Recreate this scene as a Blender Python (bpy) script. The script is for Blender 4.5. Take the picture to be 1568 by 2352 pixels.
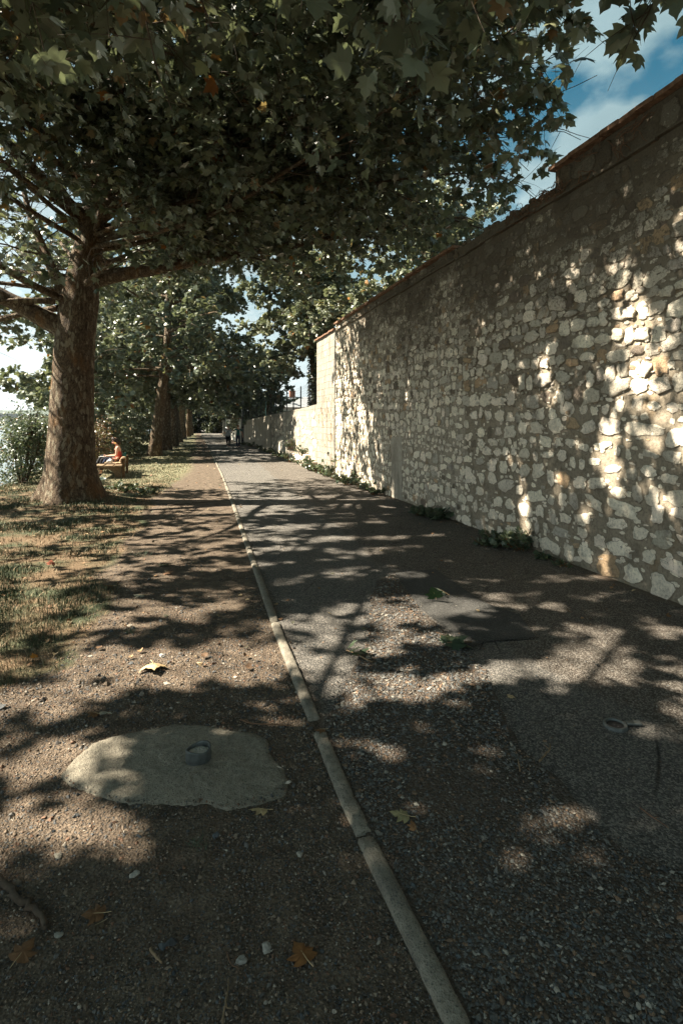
import bpy, math, random
import numpy as np
from mathutils import Vector, Matrix
R = math.radians
for _o in list(bpy.data.objects): bpy.data.objects.remove(_o)
S = bpy.context.scene
COL = S.collection
# ------------------------------------------------------------------ camera, sky, sun, exposure
CAMH, FPX, PSI = 1.9, 1250.0, math.atan(351 / 1250)
SN, CS = math.sin(PSI), math.cos(PSI)
cam = bpy.data.cameras.new('camera'); camo = bpy.data.objects.new('camera', cam); COL.objects.link(camo)
cam.sensor_fit = 'VERTICAL'; cam.sensor_height = 36; cam.lens = 36 * FPX / 2352
cam.shift_y = -(1176 - 966) / 2352
cam.clip_start = .05; cam.clip_end = 6000
camo.location = (0, 0, CAMH); camo.rotation_euler = (R(90), 0, -PSI)
S.camera = camo
SUN_EL, SUN_AZ = R(45), math.atan2(-CS, SN)
sunv = Vector((math.sin(SUN_AZ) * math.cos(SUN_EL), math.cos(SUN_AZ) * math.cos(SUN_EL), math.sin(SUN_EL)))
W = bpy.data.worlds.new('World'); S.world = W; W.use_nodes = True
SKY_STRENGTH = .043; CLOUD_SEED = 3.7
def build_world():
    nt = W.node_tree; N = nt.nodes; L = nt.links; N.clear()
    out = N.new('ShaderNodeOutputWorld'); bg = N.new('ShaderNodeBackground'); bg.inputs[1].default_value = SKY_STRENGTH
    sky = N.new('ShaderNodeTexSky'); sky.sky_type = 'NISHITA'; sky.sun_disc = False
    sky.sun_elevation = SUN_EL; sky.sun_rotation = SUN_AZ; sky.air_density = 1.0; sky.dust_density = .6; sky.ozone_density = 2.0
    tc = N.new('ShaderNodeTexCoord'); sep = N.new('ShaderNodeSeparateXYZ'); L.new(tc.outputs['Generated'], sep.inputs[0])
    def m(op, a, b):
        n = N.new('ShaderNodeMath'); n.operation = op
        for i, v in enumerate((a, b)):
            if isinstance(v, (int, float)): n.inputs[i].default_value = v
            elif v is not None: L.new(v, n.inputs[i])
        return n.outputs[0]
    den = m('ADD', m('MAXIMUM', sep.outputs[2], 0.0), .22)
    cb = N.new('ShaderNodeCombineXYZ'); L.new(m('DIVIDE', sep.outputs[0], den), cb.inputs[0]); L.new(m('DIVIDE', sep.outputs[1], den), cb.inputs[1]); cb.inputs[2].default_value = CLOUD_SEED
    no = N.new('ShaderNodeTexNoise'); L.new(cb.outputs[0], no.inputs[0]); no.inputs['Scale'].default_value = 3.0; no.inputs['Detail'].default_value = 6
    no.inputs['Roughness'].default_value = .5
    rp = N.new('ShaderNodeValToRGB'); L.new(no.outputs[0], rp.inputs[0])
    rp.color_ramp.elements[0].position = .41; rp.color_ramp.elements[1].position = .50
    tint = N.new('ShaderNodeMixRGB'); tint.blend_type = 'MULTIPLY'; tint.inputs[0].default_value = 1
    L.new(sky.outputs[0], tint.inputs[1]); tint.inputs[2].default_value = (.12, .44, .40, 1)
    mx = N.new('ShaderNodeMixRGB'); hz = N.new('ShaderNodeMapRange'); hz.inputs[1].default_value = .0; hz.inputs[2].default_value = .5; hz.inputs[3].default_value = 1.0; hz.inputs[4].default_value = 0.0; L.new(sep.outputs[2], hz.inputs[0])
    L.new(m('MAXIMUM', m('MULTIPLY', rp.outputs[0], .85), m('MULTIPLY', hz.outputs[0], 1.15)), mx.inputs[0]); L.new(tint.outputs[0], mx.inputs[1])
    n2n = N.new('ShaderNodeTexNoise'); L.new(cb.outputs[0], n2n.inputs[0]); n2n.inputs['Scale'].default_value = 4.2; n2n.inputs['Detail'].default_value = 5
    left = N.new('ShaderNodeMapRange'); left.inputs[1].default_value = -.75; left.inputs[2].default_value = .45; left.inputs[3].default_value = 1; left.inputs[4].default_value = .22; L.new(sep.outputs[0], left.inputs[0])
    cd = N.new('ShaderNodeMixRGB'); L.new(n2n.outputs[0], cd.inputs[0]); cd.inputs[1].default_value = (.6, 1.0, 1.1, 1); cd.inputs[2].default_value = (2.6, 3.5, 3.6, 1)
    cl = N.new('ShaderNodeMixRGB'); L.new(m('MULTIPLY', hz.outputs[0], left.outputs[0]), cl.inputs[0]); L.new(cd.outputs[0], cl.inputs[1]); cl.inputs[2].default_value = (6.8, 7.1, 7.1, 1)
    L.new(cl.outputs[0], mx.inputs[2])
    L.new(mx.outputs[0], bg.inputs[0]); L.new(bg.outputs[0], out.inputs[0])
build_world()
sl = bpy.data.lights.new('sun', 'SUN'); sl.energy = 4.0; sl.angle = R(.55); sl.color = (1, .905, .755)
slo = bpy.data.objects.new('sun', sl); COL.objects.link(slo); slo.location = sunv * 60
slo.rotation_euler = (-sunv).to_track_quat('-Z', 'Y').to_euler()
S.view_settings.view_transform = 'Standard'; S.view_settings.look = 'None'; S.view_settings.gamma = 1
S.view_settings.exposure = 2.52
S.render.engine = 'CYCLES'
cy = S.cycles
cy.use_denoising = True; cy.denoising_prefilter = 'NONE'; cy.max_bounces = 5; cy.diffuse_bounces = 3; cy.glossy_bounces = 2; cy.transmission_bounces = 3; cy.transparent_max_bounces = 6
cy.caustics_reflective = False; cy.caustics_refractive = False; cy.sample_clamp_indirect = 6

# ------------------------------------------------------------------ helpers
def at(x, y, z=0.0):
    """photo pixel (1568 wide) -> point on the level plane z"""
    u = (x - 784) / FPX; v = (y - 966) / FPX; t = (CAMH - z) / v
    return Vector((t * (SN + u * CS), t * (CS - u * SN), z))
def atd(x, y, t):
    """photo pixel at distance t along the view axis"""
    u = (x - 784) / FPX; v = (y - 966) / FPX
    return Vector((t * (SN + u * CS), t * (CS - u * SN), CAMH - v * t))
def hsh(a, b, c, s):
    h = (a.astype(np.int64) * 374761393 + b.astype(np.int64) * 668265263 + c.astype(np.int64) * 2147483647 + s * 974711) & 0xffffffff
    h = ((h ^ (h >> 13)) * 1274126177) & 0xffffffff
    h = h ^ (h >> 16)
    return (h & 0xffff) / 65535.0
def vnoise(p, s=0):
    p = np.asarray(p, float); i = np.floor(p); f = p - i; f = f * f * (3 - 2 * f); i = i.astype(np.int64)
    r = 0
    for dx in (0, 1):
        for dy in (0, 1):
            for dz in (0, 1):
                w = (f[:, 0] if dx else 1 - f[:, 0]) * (f[:, 1] if dy else 1 - f[:, 1]) * (f[:, 2] if dz else 1 - f[:, 2])
                r = r + w * hsh(i[:, 0] + dx, i[:, 1] + dy, i[:, 2] + dz, s)
    return r
def fbm(p, s=0, o=3):
    p = np.asarray(p, float); r = 0; a = .5
    for k in range(o): r = r + a * vnoise(p * 2 ** k, s + k); a *= .5
    return r / (1 - .5 ** o)
def n2(x, y, s=0, o=3, k=1.0):
    return fbm(np.stack([np.asarray(x, float) * k, np.asarray(y, float) * k, np.zeros_like(np.asarray(x, float)) + .37], 1), s, o)
class MB:
    """collects vertices and faces and links them as ONE mesh object"""
    def __init__(s): s.V = []; s.F3 = []; s.F4 = []; s.C = []; s.n = 0
    def add(s, V, F3=None, F4=None, col=None):
        V = np.asarray(V, float).reshape(-1, 3)
        if F3 is not None and len(F3): s.F3.append(np.asarray(F3, np.int64).reshape(-1, 3) + s.n)
        if F4 is not None and len(F4): s.F4.append(np.asarray(F4, np.int64).reshape(-1, 4) + s.n)
        c = np.zeros((len(V), 4)) + 1.0
        if col is not None:
            col = np.asarray(col, float); c[:, :col.shape[-1]] = col
        s.V.append(V); s.C.append(c); s.n += len(V)
        return s
    def build(s, name, m, parent=None, smooth=False, loc=None):
        V = np.concatenate(s.V) if s.V else np.zeros((0, 3)); C = np.concatenate(s.C)
        f3 = np.concatenate(s.F3) if s.F3 else np.zeros((0, 3), np.int64)
        f4 = np.concatenate(s.F4) if s.F4 else np.zeros((0, 4), np.int64)
        if loc is not None: V = V - np.array(loc)
        me = bpy.data.meshes.new(name)
        me.vertices.add(len(V)); me.vertices.foreach_set('co', V.astype(np.float32).ravel())
        nl = len(f3) * 3 + len(f4) * 4
        me.loops.add(nl); me.loops.foreach_set('vertex_index', np.concatenate([f3.ravel(), f4.ravel()]).astype(np.int32))
        me.polygons.add(len(f3) + len(f4))
        st = np.concatenate([np.arange(len(f3)) * 3, len(f3) * 3 + np.arange(len(f4)) * 4]).astype(np.int32)
        me.polygons.foreach_set('loop_start', st)
        try: me.polygons.foreach_set('loop_total', np.concatenate([np.full(len(f3), 3), np.full(len(f4), 4)]).astype(np.int32))
        except Exception: pass
        me.update(calc_edges=True)
        a = me.attributes.new('tint', 'FLOAT_COLOR', 'POINT'); a.data.foreach_set('color', C.astype(np.float32).ravel())
        me.polygons.foreach_set('use_smooth', np.full(len(me.polygons), bool(smooth)))
        me.validate()
        if m: me.materials.append(m)
        o = bpy.data.objects.new(name, me); COL.objects.link(o)
        if parent: o.parent = parent
        if loc is not None: o.location = loc
        return o
def box(mb, c, sz, rz=0.0, col=None, jit=0.0, rng=None):
    x, y, z = np.array(sz) / 2
    V = np.array([[-x, -y, -z], [x, -y, -z], [x, y, -z], [-x, y, -z], [-x, -y, z], [x, -y, z], [x, y, z], [-x, y, z]])
    if jit: V = V + rng.uniform(-jit, jit, V.shape)
    c_, s_ = math.cos(rz), math.sin(rz)
    V = V @ np.array([[c_, s_, 0], [-s_, c_, 0], [0, 0, 1]]) + np.array(c)
    return mb.add(V, None, [[0, 3, 2, 1], [4, 5, 6, 7], [0, 1, 5, 4], [1, 2, 6, 5], [2, 3, 7, 6], [3, 0, 4, 7]], col)
def bbox(mb, c, sz, b, rz=0.0, col=None):
    """box with bevelled long edges (all edges chamfered through three rings)"""
    x, y, z = np.array(sz) / 2
    def ring(xx, yy, zz, k): return [[-xx + k, -yy, zz], [xx - k, -yy, zz], [xx, -yy + k, zz], [xx, yy - k, zz], [xx - k, yy, zz], [-xx + k, yy, zz], [-xx, yy - k, zz], [-xx, -yy + k, zz]]
    V = np.array(ring(x - b, y - b, -z, b) + ring(x, y, -z + b, b) + ring(x, y, z - b, b) + ring(x - b, y - b, z, b) + [[0, 0, -z], [0, 0, z]])
    c_, s_ = math.cos(rz), math.sin(rz)
    V = V @ np.array([[c_, s_, 0], [-s_, c_, 0], [0, 0, 1]]) + np.array(c)
    F4 = [[r * 8 + i, r * 8 + (i + 1) % 8, (r + 1) * 8 + (i + 1) % 8, (r + 1) * 8 + i] for r in range(3) for i in range(8)]
    F3 = [[32, (i + 1) % 8, i] for i in range(8)] + [[33, 24 + i, 24 + (i + 1) % 8] for i in range(8)]
    return mb.add(V, F3, F4, col)
def frames(P):
    P = np.asarray(P, float); T = np.gradient(P, axis=0); T /= np.linalg.norm(T, axis=1)[:, None] + 1e-9
    up = np.array([0, 0, 1.0]) if abs(T[0][2]) < .9 else np.array([1.0, 0, 0])
    A = np.cross(T, up); A /= np.linalg.norm(A, axis=1)[:, None] + 1e-9
    B = np.cross(T, A)
    return T, A, B
def tube(mb, P, rad, n=6, col=None, cap=True):
    P = np.asarray(P, float); rad = np.broadcast_to(np.asarray(rad, float), (len(P),))
    T, A, B = frames(P)
    th = np.arange(n) * 2 * math.pi / n
    V = P[:, None, :] + rad[:, None, None] * (np.cos(th)[None, :, None] * A[:, None, :] + np.sin(th)[None, :, None] * B[:, None, :])
    V = V.reshape(-1, 3); k = len(P)
    i, j = np.meshgrid(np.arange(k - 1), np.arange(n), indexing='ij'); i = i.ravel(); j = j.ravel(); j2 = (j + 1) % n
    F4 = np.stack([i * n + j, i * n + j2, (i + 1) * n + j2, (i + 1) * n + j], 1)
    F3 = None
    if cap:
        V = np.vstack([V, P[0], P[-1]]); a = len(V) - 2
        F3 = [[a, (q + 1) % n, q] for q in range(n)] + [[a + 1, (k - 1) * n + q, (k - 1) * n + (q + 1) % n] for q in range(n)]
    return mb.add(V, F3, F4, col)
def lathe(mb, prof, n=20, c=(0, 0, 0), col=None, sx=1, sy=1):
    prof = np.asarray(prof, float); k = len(prof); th = np.arange(n) * 2 * math.pi / n
    V = np.stack([prof[:, 0][:, None] * np.cos(th) * sx, prof[:, 0][:, None] * np.sin(th) * sy, np.repeat(prof[:, 1][:, None], n, 1)], 2).reshape(-1, 3) + np.array(c)
    i, j = np.meshgrid(np.arange(k - 1), np.arange(n), indexing='ij'); i = i.ravel(); j = j.ravel(); j2 = (j + 1) % n
    return mb.add(V, None, np.stack([i * n + j, i * n + j2, (i + 1) * n + j2, (i + 1) * n + j], 1), col)
def grid(xs, ys):
    X, Y = np.meshgrid(xs, ys, indexing='ij'); ny = len(ys)
    i, j = np.meshgrid(np.arange(len(xs) - 1), np.arange(ny - 1), indexing='ij'); i = i.ravel(); j = j.ravel()
    return X.ravel(), Y.ravel(), np.stack([i * ny + j, (i + 1) * ny + j, (i + 1) * ny + j + 1, i * ny + j + 1], 1)
def tag(o, label=None, cat=None, group=None, kind=None):
    if label: o['label'] = label
    if cat: o['category'] = cat
    if group: o['group'] = group
    if kind: o['kind'] = kind
    return o
def empty(name, loc, label=None, cat=None, group=None, rz=0.0):
    o = bpy.data.objects.new(name, None); COL.objects.link(o); o.location = loc; o.rotation_euler = (0, 0, rz); o.empty_display_size = .2
    return tag(o, label, cat, group)
def copy_tree(o, parent=None):
    c = o.copy(); COL.objects.link(c); c.parent = parent
    for ch in [x for x in bpy.data.objects if x.parent == o]: copy_tree(ch, c)
    return c

# ------------------------------------------------------------------ materials
class MT:
    def __init__(s, name):
        s.m = bpy.data.materials.new(name); s.m.use_nodes = True; s.t = s.m.node_tree; s.N = s.t.nodes; s.L = s.t.links
        s.b = s.N['Principled BSDF']; s.b.inputs['Roughness'].default_value = .9; s.b.inputs['Specular IOR Level'].default_value = .25
        s.out = s.N['Material Output']; s.co = s.N.new('ShaderNodeTexCoord').outputs['Object']
    def set(s, k, v):
        if isinstance(v, bpy.types.NodeSocket): s.L.new(v, s.b.inputs[k])
        else: s.b.inputs[k].default_value = v
        return s
    def math(s, op, a, b=None, c=False):
        n = s.N.new('ShaderNodeMath'); n.operation = op; n.use_clamp = c
        for i, v in enumerate((a, b)):
            if v is None: continue
            if isinstance(v, (int, float)): n.inputs[i].default_value = v
            else: s.L.new(v, n.inputs[i])
        return n.outputs[0]
    def noise(s, sc, det=4, rough=.55, vec=None, dist=0.0):
        n = s.N.new('ShaderNodeTexNoise'); s.L.new(vec or s.co, n.inputs['Vector']); n.inputs['Scale'].default_value = sc
        n.inputs['Detail'].default_value = det; n.inputs['Roughness'].default_value = rough; n.inputs['Distortion'].default_value = dist
        return n.outputs['Fac']
    def voro(s, sc, feat='F1', out='Distance', vec=None, rnd=1.0):
        n = s.N.new('ShaderNodeTexVoronoi'); n.feature = feat; s.L.new(vec or s.co, n.inputs['Vector']); n.inputs['Scale'].default_value = sc
        n.inputs['Randomness'].default_value = rnd
        return n.outputs[out]
    def scale(s, v):
        n = s.N.new('ShaderNodeMapping'); s.L.new(s.co, n.inputs['Vector']); n.inputs['Scale'].default_value = v; return n.outputs[0]
    def sep(s, i, vec=None):
        n = s.N.new('ShaderNodeSeparateXYZ'); s.L.new(vec or s.co, n.inputs[0]); return n.outputs[i]
    def ramp(s, f, stops):
        n = s.N.new('ShaderNodeValToRGB'); s.L.new(f, n.inputs[0]); e = n.color_ramp.elements
        while len(e) < len(stops): e.new(.5)
        for k, (p, c) in enumerate(stops):
            e[k].position = p; e[k].color = (c[0], c[1], c[2], 1) if isinstance(c, tuple) else (c, c, c, 1)
        return n.outputs[0]
    def mix(s, f, a, b, mode='MIX'):
        n = s.N.new('ShaderNodeMixRGB'); n.blend_type = mode
        for i, v in enumerate((f, a, b)):
            if isinstance(v, (int, float)): n.inputs[i].default_value = v
            elif isinstance(v, tuple): n.inputs[i].default_value = (*v, 1)
            else: s.L.new(v, n.inputs[i])
        return n.outputs[0]
    def attr(s, name='tint', out='Color'):
        n = s.N.new('ShaderNodeAttribute'); n.attribute_name = name; return n.outputs[out]
    def bump(s, h, dist, st=1.0):
        n = s.N.new('ShaderNodeBump'); s.L.new(h, n.inputs['Height']); n.inputs['Distance'].default_value = dist; n.inputs['Strength'].default_value = st
        if s.b.inputs['Normal'].is_linked: s.L.new(s.b.inputs['Normal'].links[0].from_socket, n.inputs['Normal'])
        s.L.new(n.outputs[0], s.b.inputs['Normal']); return s
def simple(name, c, rough=.8, var=.25, sc=20, bump=.0, metal=0.0, spec=.3, tint=False):
    m = MT(name); f = m.noise(sc, 5)
    a = m.ramp(f, [(.3, tuple(x * (1 - var) for x in c)), (.7, tuple(min(1, x * (1 + var)) for x in c))])
    if tint: a = m.mix(1.0, a, m.attr(), 'MULTIPLY')
    m.set('Base Color', a).set('Roughness', rough).set('Metallic', metal).set('Specular IOR Level', spec)
    if bump: m.bump(f, bump)
    return m.m
M = {}
def mat_ground():
    m = MT('earth'); big = m.noise(.9, 5); mid = m.noise(7, 6, .65); fine = m.noise(90, 3, .7)
    dirt = m.ramp(mid, [(.3, (.070, .050, .034)), (.5, (.138, .103, .071)), (.72, (.230, .176, .125))])
    dirt = m.mix(m.math('MULTIPLY', m.ramp(m.voro(120, 'F1', 'Color'), [(.35, 0.0), (.8, 1.0)]), .55), dirt, (.055, .046, .038))
    dry = m.ramp(fine, [(.3, (.065, .043, .025)), (.55, (.17, .115, .065)), (.75, (.29, .215, .13))])
    grn = m.ramp(fine, [(.3, (.022, .030, .014)), (.7, (.10, .115, .06))])
    litter = m.mix(m.ramp(m.noise(1.7, 4), [(.43, 0.0), (.62, 1.0)]), dry, grn)
    lawn = m.attr('tint', 'Color'); lf = m.sep(0, lawn)
    c = m.mix(m.ramp(m.math('ADD', lf, m.math('MULTIPLY', m.math('SUBTRACT', mid, .5), .7)), [(.35, 0.0), (.6, 1.0)]), dirt, litter)
    c = m.mix(m.sep(1, lawn), c, m.mix(m.noise(6, 4), (.10, .115, .06), (.27, .235, .15)))
    c = m.mix(m.sep(2, lawn), c, (.52, .46, .38))
    m.set('Base Color', c).set('Roughness', .95)
    m.bump(fine, .012).bump(mid, .03).bump(m.voro(70), .01)
    return m.m
M['ground'] = mat_ground()
def mat_asphalt(name, a, b, chip, sc=150, bm=.006):
    m = MT(name); v = m.voro(sc, 'F1', 'Color'); vd = m.voro(sc); big = m.noise(1.3, 5); f = m.sep(0, v)
    c = m.mix(m.ramp(big, [(.35, 0.0), (.65, 1.0)]), a, b)
    c = m.mix(m.ramp(f, [(.55, 0.0), (.95, .75)]), c, chip)
    c = m.mix(m.ramp(m.noise(300, 2), [(.4, .5), (.6, 0.0)]), c, (.02, .018, .016))
    m.set('Base Color', c).set('Roughness', .85)
    m.bump(m.math('MULTIPLY', vd, -1.0), bm).bump(m.noise(300, 2), .003)
    return m.m
def mat_road():
    m = MT('tarmac'); v = m.voro(105, 'F1', 'Color'); vd = m.voro(105); big = m.noise(1.3, 5); mid = m.noise(5, 5, .65); f = m.sep(0, v); t = m.attr()
    warm = m.ramp(m.math('ADD', m.sep(0, t), m.math('MULTIPLY', m.math('SUBTRACT', mid, .5), .7)), [(.40, 0.0), (.60, 1.0)])
    c = m.mix(warm, m.mix(big, (.088, .084, .076), (.150, .141, .124)), m.mix(big, (.072, .059, .046), (.128, .105, .082)))
    c = m.mix(m.ramp(f, [(.5, 0.0), (.9, .85)]), c, (.31, .28, .24))
    c = m.mix(m.ramp(f, [(.05, .6), (.25, 0.0)]), c, (.03, .027, .024))
    c = m.mix(m.ramp(m.noise(300, 2), [(.4, .5), (.6, 0.0)]), c, (.02, .018, .016))
    c = m.mix(m.ramp(m.noise(2.6, 5, .7), [(.58, 0.0), (.70, .45)]), c, (.055, .048, .04))
    grit = m.ramp(m.math('ADD', m.sep(1, t), m.math('MULTIPLY', m.math('SUBTRACT', mid, .5), 1.1)), [(.45, 0.0), (.75, .85)])
    c = m.mix(grit, c, m.mix(m.noise(60, 3), (.07, .05, .034), (.18, .135, .096)))
    cr = m.voro(1.5, 'DISTANCE_TO_EDGE', 'Distance', m.mix(.10, m.co, m.N.new('ShaderNodeTexNoise').outputs['Color']))
    crack = m.math('MULTIPLY', m.ramp(cr, [(.002, 1.0), (.006, 0.0)]), m.ramp(m.noise(.7, 3), [(.48, 0.0), (.58, 1.0)]))
    c = m.mix(m.math('MULTIPLY', crack, .8), c, (.018, .015, .012))
    m.set('Base Color', c).set('Roughness', .85)
    m.bump(m.math('MULTIPLY', vd, -1.0), .007).bump(m.noise(300, 2), .003).bump(mid, .012).bump(m.math('MULTIPLY', crack, -1.0), .012)
    return m.m
M['road'] = mat_road()
M['asphalt'] = mat_asphalt('asphalt', (.085, .080, .071), (.135, .125, .108), (.28, .26, .23))
M['asphalt_warm'] = mat_asphalt('brown asphalt', (.068, .056, .044), (.118, .097, .076), (.24, .205, .165))
M['asphalt_dark'] = mat_asphalt('new dark asphalt', (.052, .051, .047), (.080, .077, .070), (.17, .165, .15))
M['chip_bed'] = mat_asphalt('chip bed', (.075, .060, .045), (.12, .09, .066), (.20, .17, .14), 70, .012)
def mat_tint(name, rough=.85, sc=60, var=.35, bump=.002, spec=.3):
    m = MT(name); f = m.noise(sc, 4)
    m.set('Base Color', m.mix(1.0, m.attr(), m.ramp(f, [(.3, 1 - var), (.7, 1 + var)]), 'MULTIPLY')).set('Roughness', rough).set('Specular IOR Level', spec)
    if bump: m.bump(f, bump)
    return m.m
M['pebble'] = mat_tint('pebble')
M['grass'] = mat_tint('grass blade', .7, 8, .2, 0)
def mat_concrete(name, a, b, bm=.006, stain=(.10, .09, .075)):
    m = MT(name); n1 = m.noise(25, 6, .65); n2_ = m.noise(3.5, 5); v = m.voro(160, 'F1', 'Color')
    c = m.ramp(n1, [(.3, a), (.7, b)])
    c = m.mix(m.ramp(n2_, [(.52, 0.0), (.72, .7)]), c, stain)
    c = m.mix(m.ramp(m.sep(0, v), [(.8, 0.0), (.97, .6)]), c, (.06, .06, .055))
    m.set('Base Color', c).set('Roughness', .9).bump(n1, bm).bump(m.voro(160), .003)
    return m.m
M['concrete'] = mat_concrete('kerb concrete', (.155, .138, .108), (.285, .255, .20))
M['concrete_patch'] = mat_concrete('mortar patch', (.17, .15, .114), (.30, .268, .205), .02, (.13, .112, .085))
def mat_leaf(name, c0, c1, tr=.24, gloss=.35, back=1.3):
    m = MT(name); t = m.attr(); r = m.sep(0, t)
    c = m.ramp(r, [(0.0, c0), (.72, c1), (.975, (c1[0] * 1.35, c1[1] * 1.2, c1[2] * .9)), (.985, (.30, .13, .03)), (1.0, (.20, .075, .02))])
    geo = m.N.new('ShaderNodeNewGeometry')
    c = m.mix(geo.outputs['Backfacing'], c, m.mix(.45, c, (.16, .18, .125)))
    m.set('Base Color', c).set('Roughness', gloss).set('Specular IOR Level', .45)
    tb = m.N.new('ShaderNodeBsdfTranslucent'); m.L.new(m.mix(1.0, c, (1.1, 1.12, .75), 'MULTIPLY'), tb.inputs[0])
    ms = m.N.new('ShaderNodeMixShader'); ms.inputs[0].default_value = tr
    m.L.new(m.b.outputs[0], ms.inputs[1]); m.L.new(tb.outputs[0], ms.inputs[2]); m.L.new(ms.outputs[0], m.out.inputs[0])
    return m.m
M['leaf'] = mat_leaf('plane leaf', (.064, .080, .055), (.160, .186, .133))
M['leaf_pale'] = mat_leaf('pale leaf', (.10, .118, .080), (.185, .205, .148))
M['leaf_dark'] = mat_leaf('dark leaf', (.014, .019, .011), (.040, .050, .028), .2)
M['leaf_weed'] = mat_leaf('weed leaf', (.040, .062, .036), (.085, .115, .065), .25)
M['leaf_red'] = mat_leaf('rusty leaf', (.16, .06, .03), (.10, .09, .05), .3)
def mat_bark():
    m = MT('plane bark'); v = m.scale((1, 1, .42)); w = m.noise(6, 4, .6, v)
    cell = m.voro(23, 'F1', 'Color', m.mix(.18, v, m.N.new('ShaderNodeTexNoise').outputs['Color']))
    n = m.noise(17, 6, .7, v, .8); n3 = m.noise(60, 4, .65, v); big = m.noise(2.4, 4, .6, v)
    c = m.ramp(n, [(.32, (.040, .024, .013)), (.46, (.105, .070, .042)), (.56, (.165, .118, .074)), (.66, (.255, .20, .135)), (.8, (.215, .195, .14))])
    c = m.mix(m.ramp(n3, [(.36, .8), (.55, 0.0)]), c, (.030, .019, .012))
    c = m.mix(m.ramp(m.sep(1, cell), [(.80, 0.0), (.86, .6)]), c, m.mix(n3, (.20, .17, .11), (.40, .35, .26)))
    c = m.mix(m.ramp(big, [(.56, 0.0), (.70, .6)]), c, (.20, .095, .028))
    m.set('Base Color', c).set('Roughness', .9)
    m.bump(n, .06).bump(n3, .018).bump(m.sep(1, cell), .02)
    return m.m
M['bark'] = mat_bark()
M['twig'] = simple('twig bark', (.075, .055, .038), .9, .4, 30, .004)
M['vine'] = simple('vine stem', (.15, .085, .05), .9, .4, 40, .003)
def mat_wall(name, stone):
    m = MT(name); z = m.sep(2); n1 = m.noise(5, 6, .65); n2_ = m.noise(28, 6, .7); pit = m.voro(45, 'F1', 'Distance', m.mix(.15, m.co, m.N.new('ShaderNodeTexNoise').outputs['Color']))
    big = m.noise(.8, 5, .6)
    c = m.mix(1.0, m.attr(), m.ramp(n2_, [(.28, .5), (.5, 1.0), (.75, 1.22)]), 'MULTIPLY')
    if stone:
        e = m.attr('tint', 'Alpha')
        sm = m.math('SUBTRACT', m.math('ADD', m.math('MULTIPLY', m.noise(11, 5, .7), .9), m.math('MULTIPLY', n2_, .5)), m.math('MULTIPLY', e, .95))
        smear = m.ramp(sm, [(.44, 0.0), (.52, 1.0)])
        c = m.mix(m.ramp(n1, [(.55, 0.0), (.7, .7)]), c, (.14, .125, .105))
        c = m.mix(m.ramp(m.noise(2.2, 5), [(.66, 0.0), (.74, .75)]), c, (.30, .17, .06))
        c = m.mix(m.ramp(pit, [(.0, .85), (.16, 0.0)]), c, (.07, .058, .045))
        c = m.mix(smear, c, m.mix(n2_, (.17, .14, .10), (.34, .285, .21)))
    else:
        c = m.mix(m.ramp(n1, [(.52, 0.0), (.68, .55)]), c, (.10, .085, .065))
        c = m.mix(m.ramp(m.noise(2.2, 5), [(.6, 0.0), (.72, .6)]), c, (.20, .125, .055))
    # soot and lichen that have settled on the old upper part of the wall
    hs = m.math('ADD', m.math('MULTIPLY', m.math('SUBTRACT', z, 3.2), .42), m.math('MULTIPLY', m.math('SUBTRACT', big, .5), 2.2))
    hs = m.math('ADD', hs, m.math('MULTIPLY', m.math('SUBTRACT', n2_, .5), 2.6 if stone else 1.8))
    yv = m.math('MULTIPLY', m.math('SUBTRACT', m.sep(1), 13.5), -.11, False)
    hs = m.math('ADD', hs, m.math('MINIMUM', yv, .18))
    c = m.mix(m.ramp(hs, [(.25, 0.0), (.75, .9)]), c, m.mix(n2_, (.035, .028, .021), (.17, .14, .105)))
    m.set('Base Color', c).set('Roughness', .95).set('Specular IOR Level', .15)
    m.bump(n2_, .022 if stone else .014).bump(n1, .03)
    if stone: m.bump(m.ramp(pit, [(0.0, 0.0), (.2, 1.0)]), .012)
    return m.m
M['stone'] = mat_wall('limestone rubble', True); M['mortar'] = mat_wall('old lime mortar', False)
def mat_render(name, a, b, stain, vert=True):
    m = MT(name); n1 = m.noise(12, 6, .65); st = m.noise(5, 5, .6, m.scale((1, 1, .16))) if vert else m.noise(3, 5)
    c = m.ramp(n1, [(.3, a), (.7, b)]); c = m.mix(m.ramp(st, [(.48, 0.0), (.7, .7)]), c, stain)
    m.set('Base Color', c).set('Roughness', .95).bump(n1, .012).bump(m.noise(45, 4), .006)
    return m.m
M['render'] = mat_render('weathered render', (.30, .265, .21), (.46, .42, .345), (.14, .115, .085))
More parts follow.
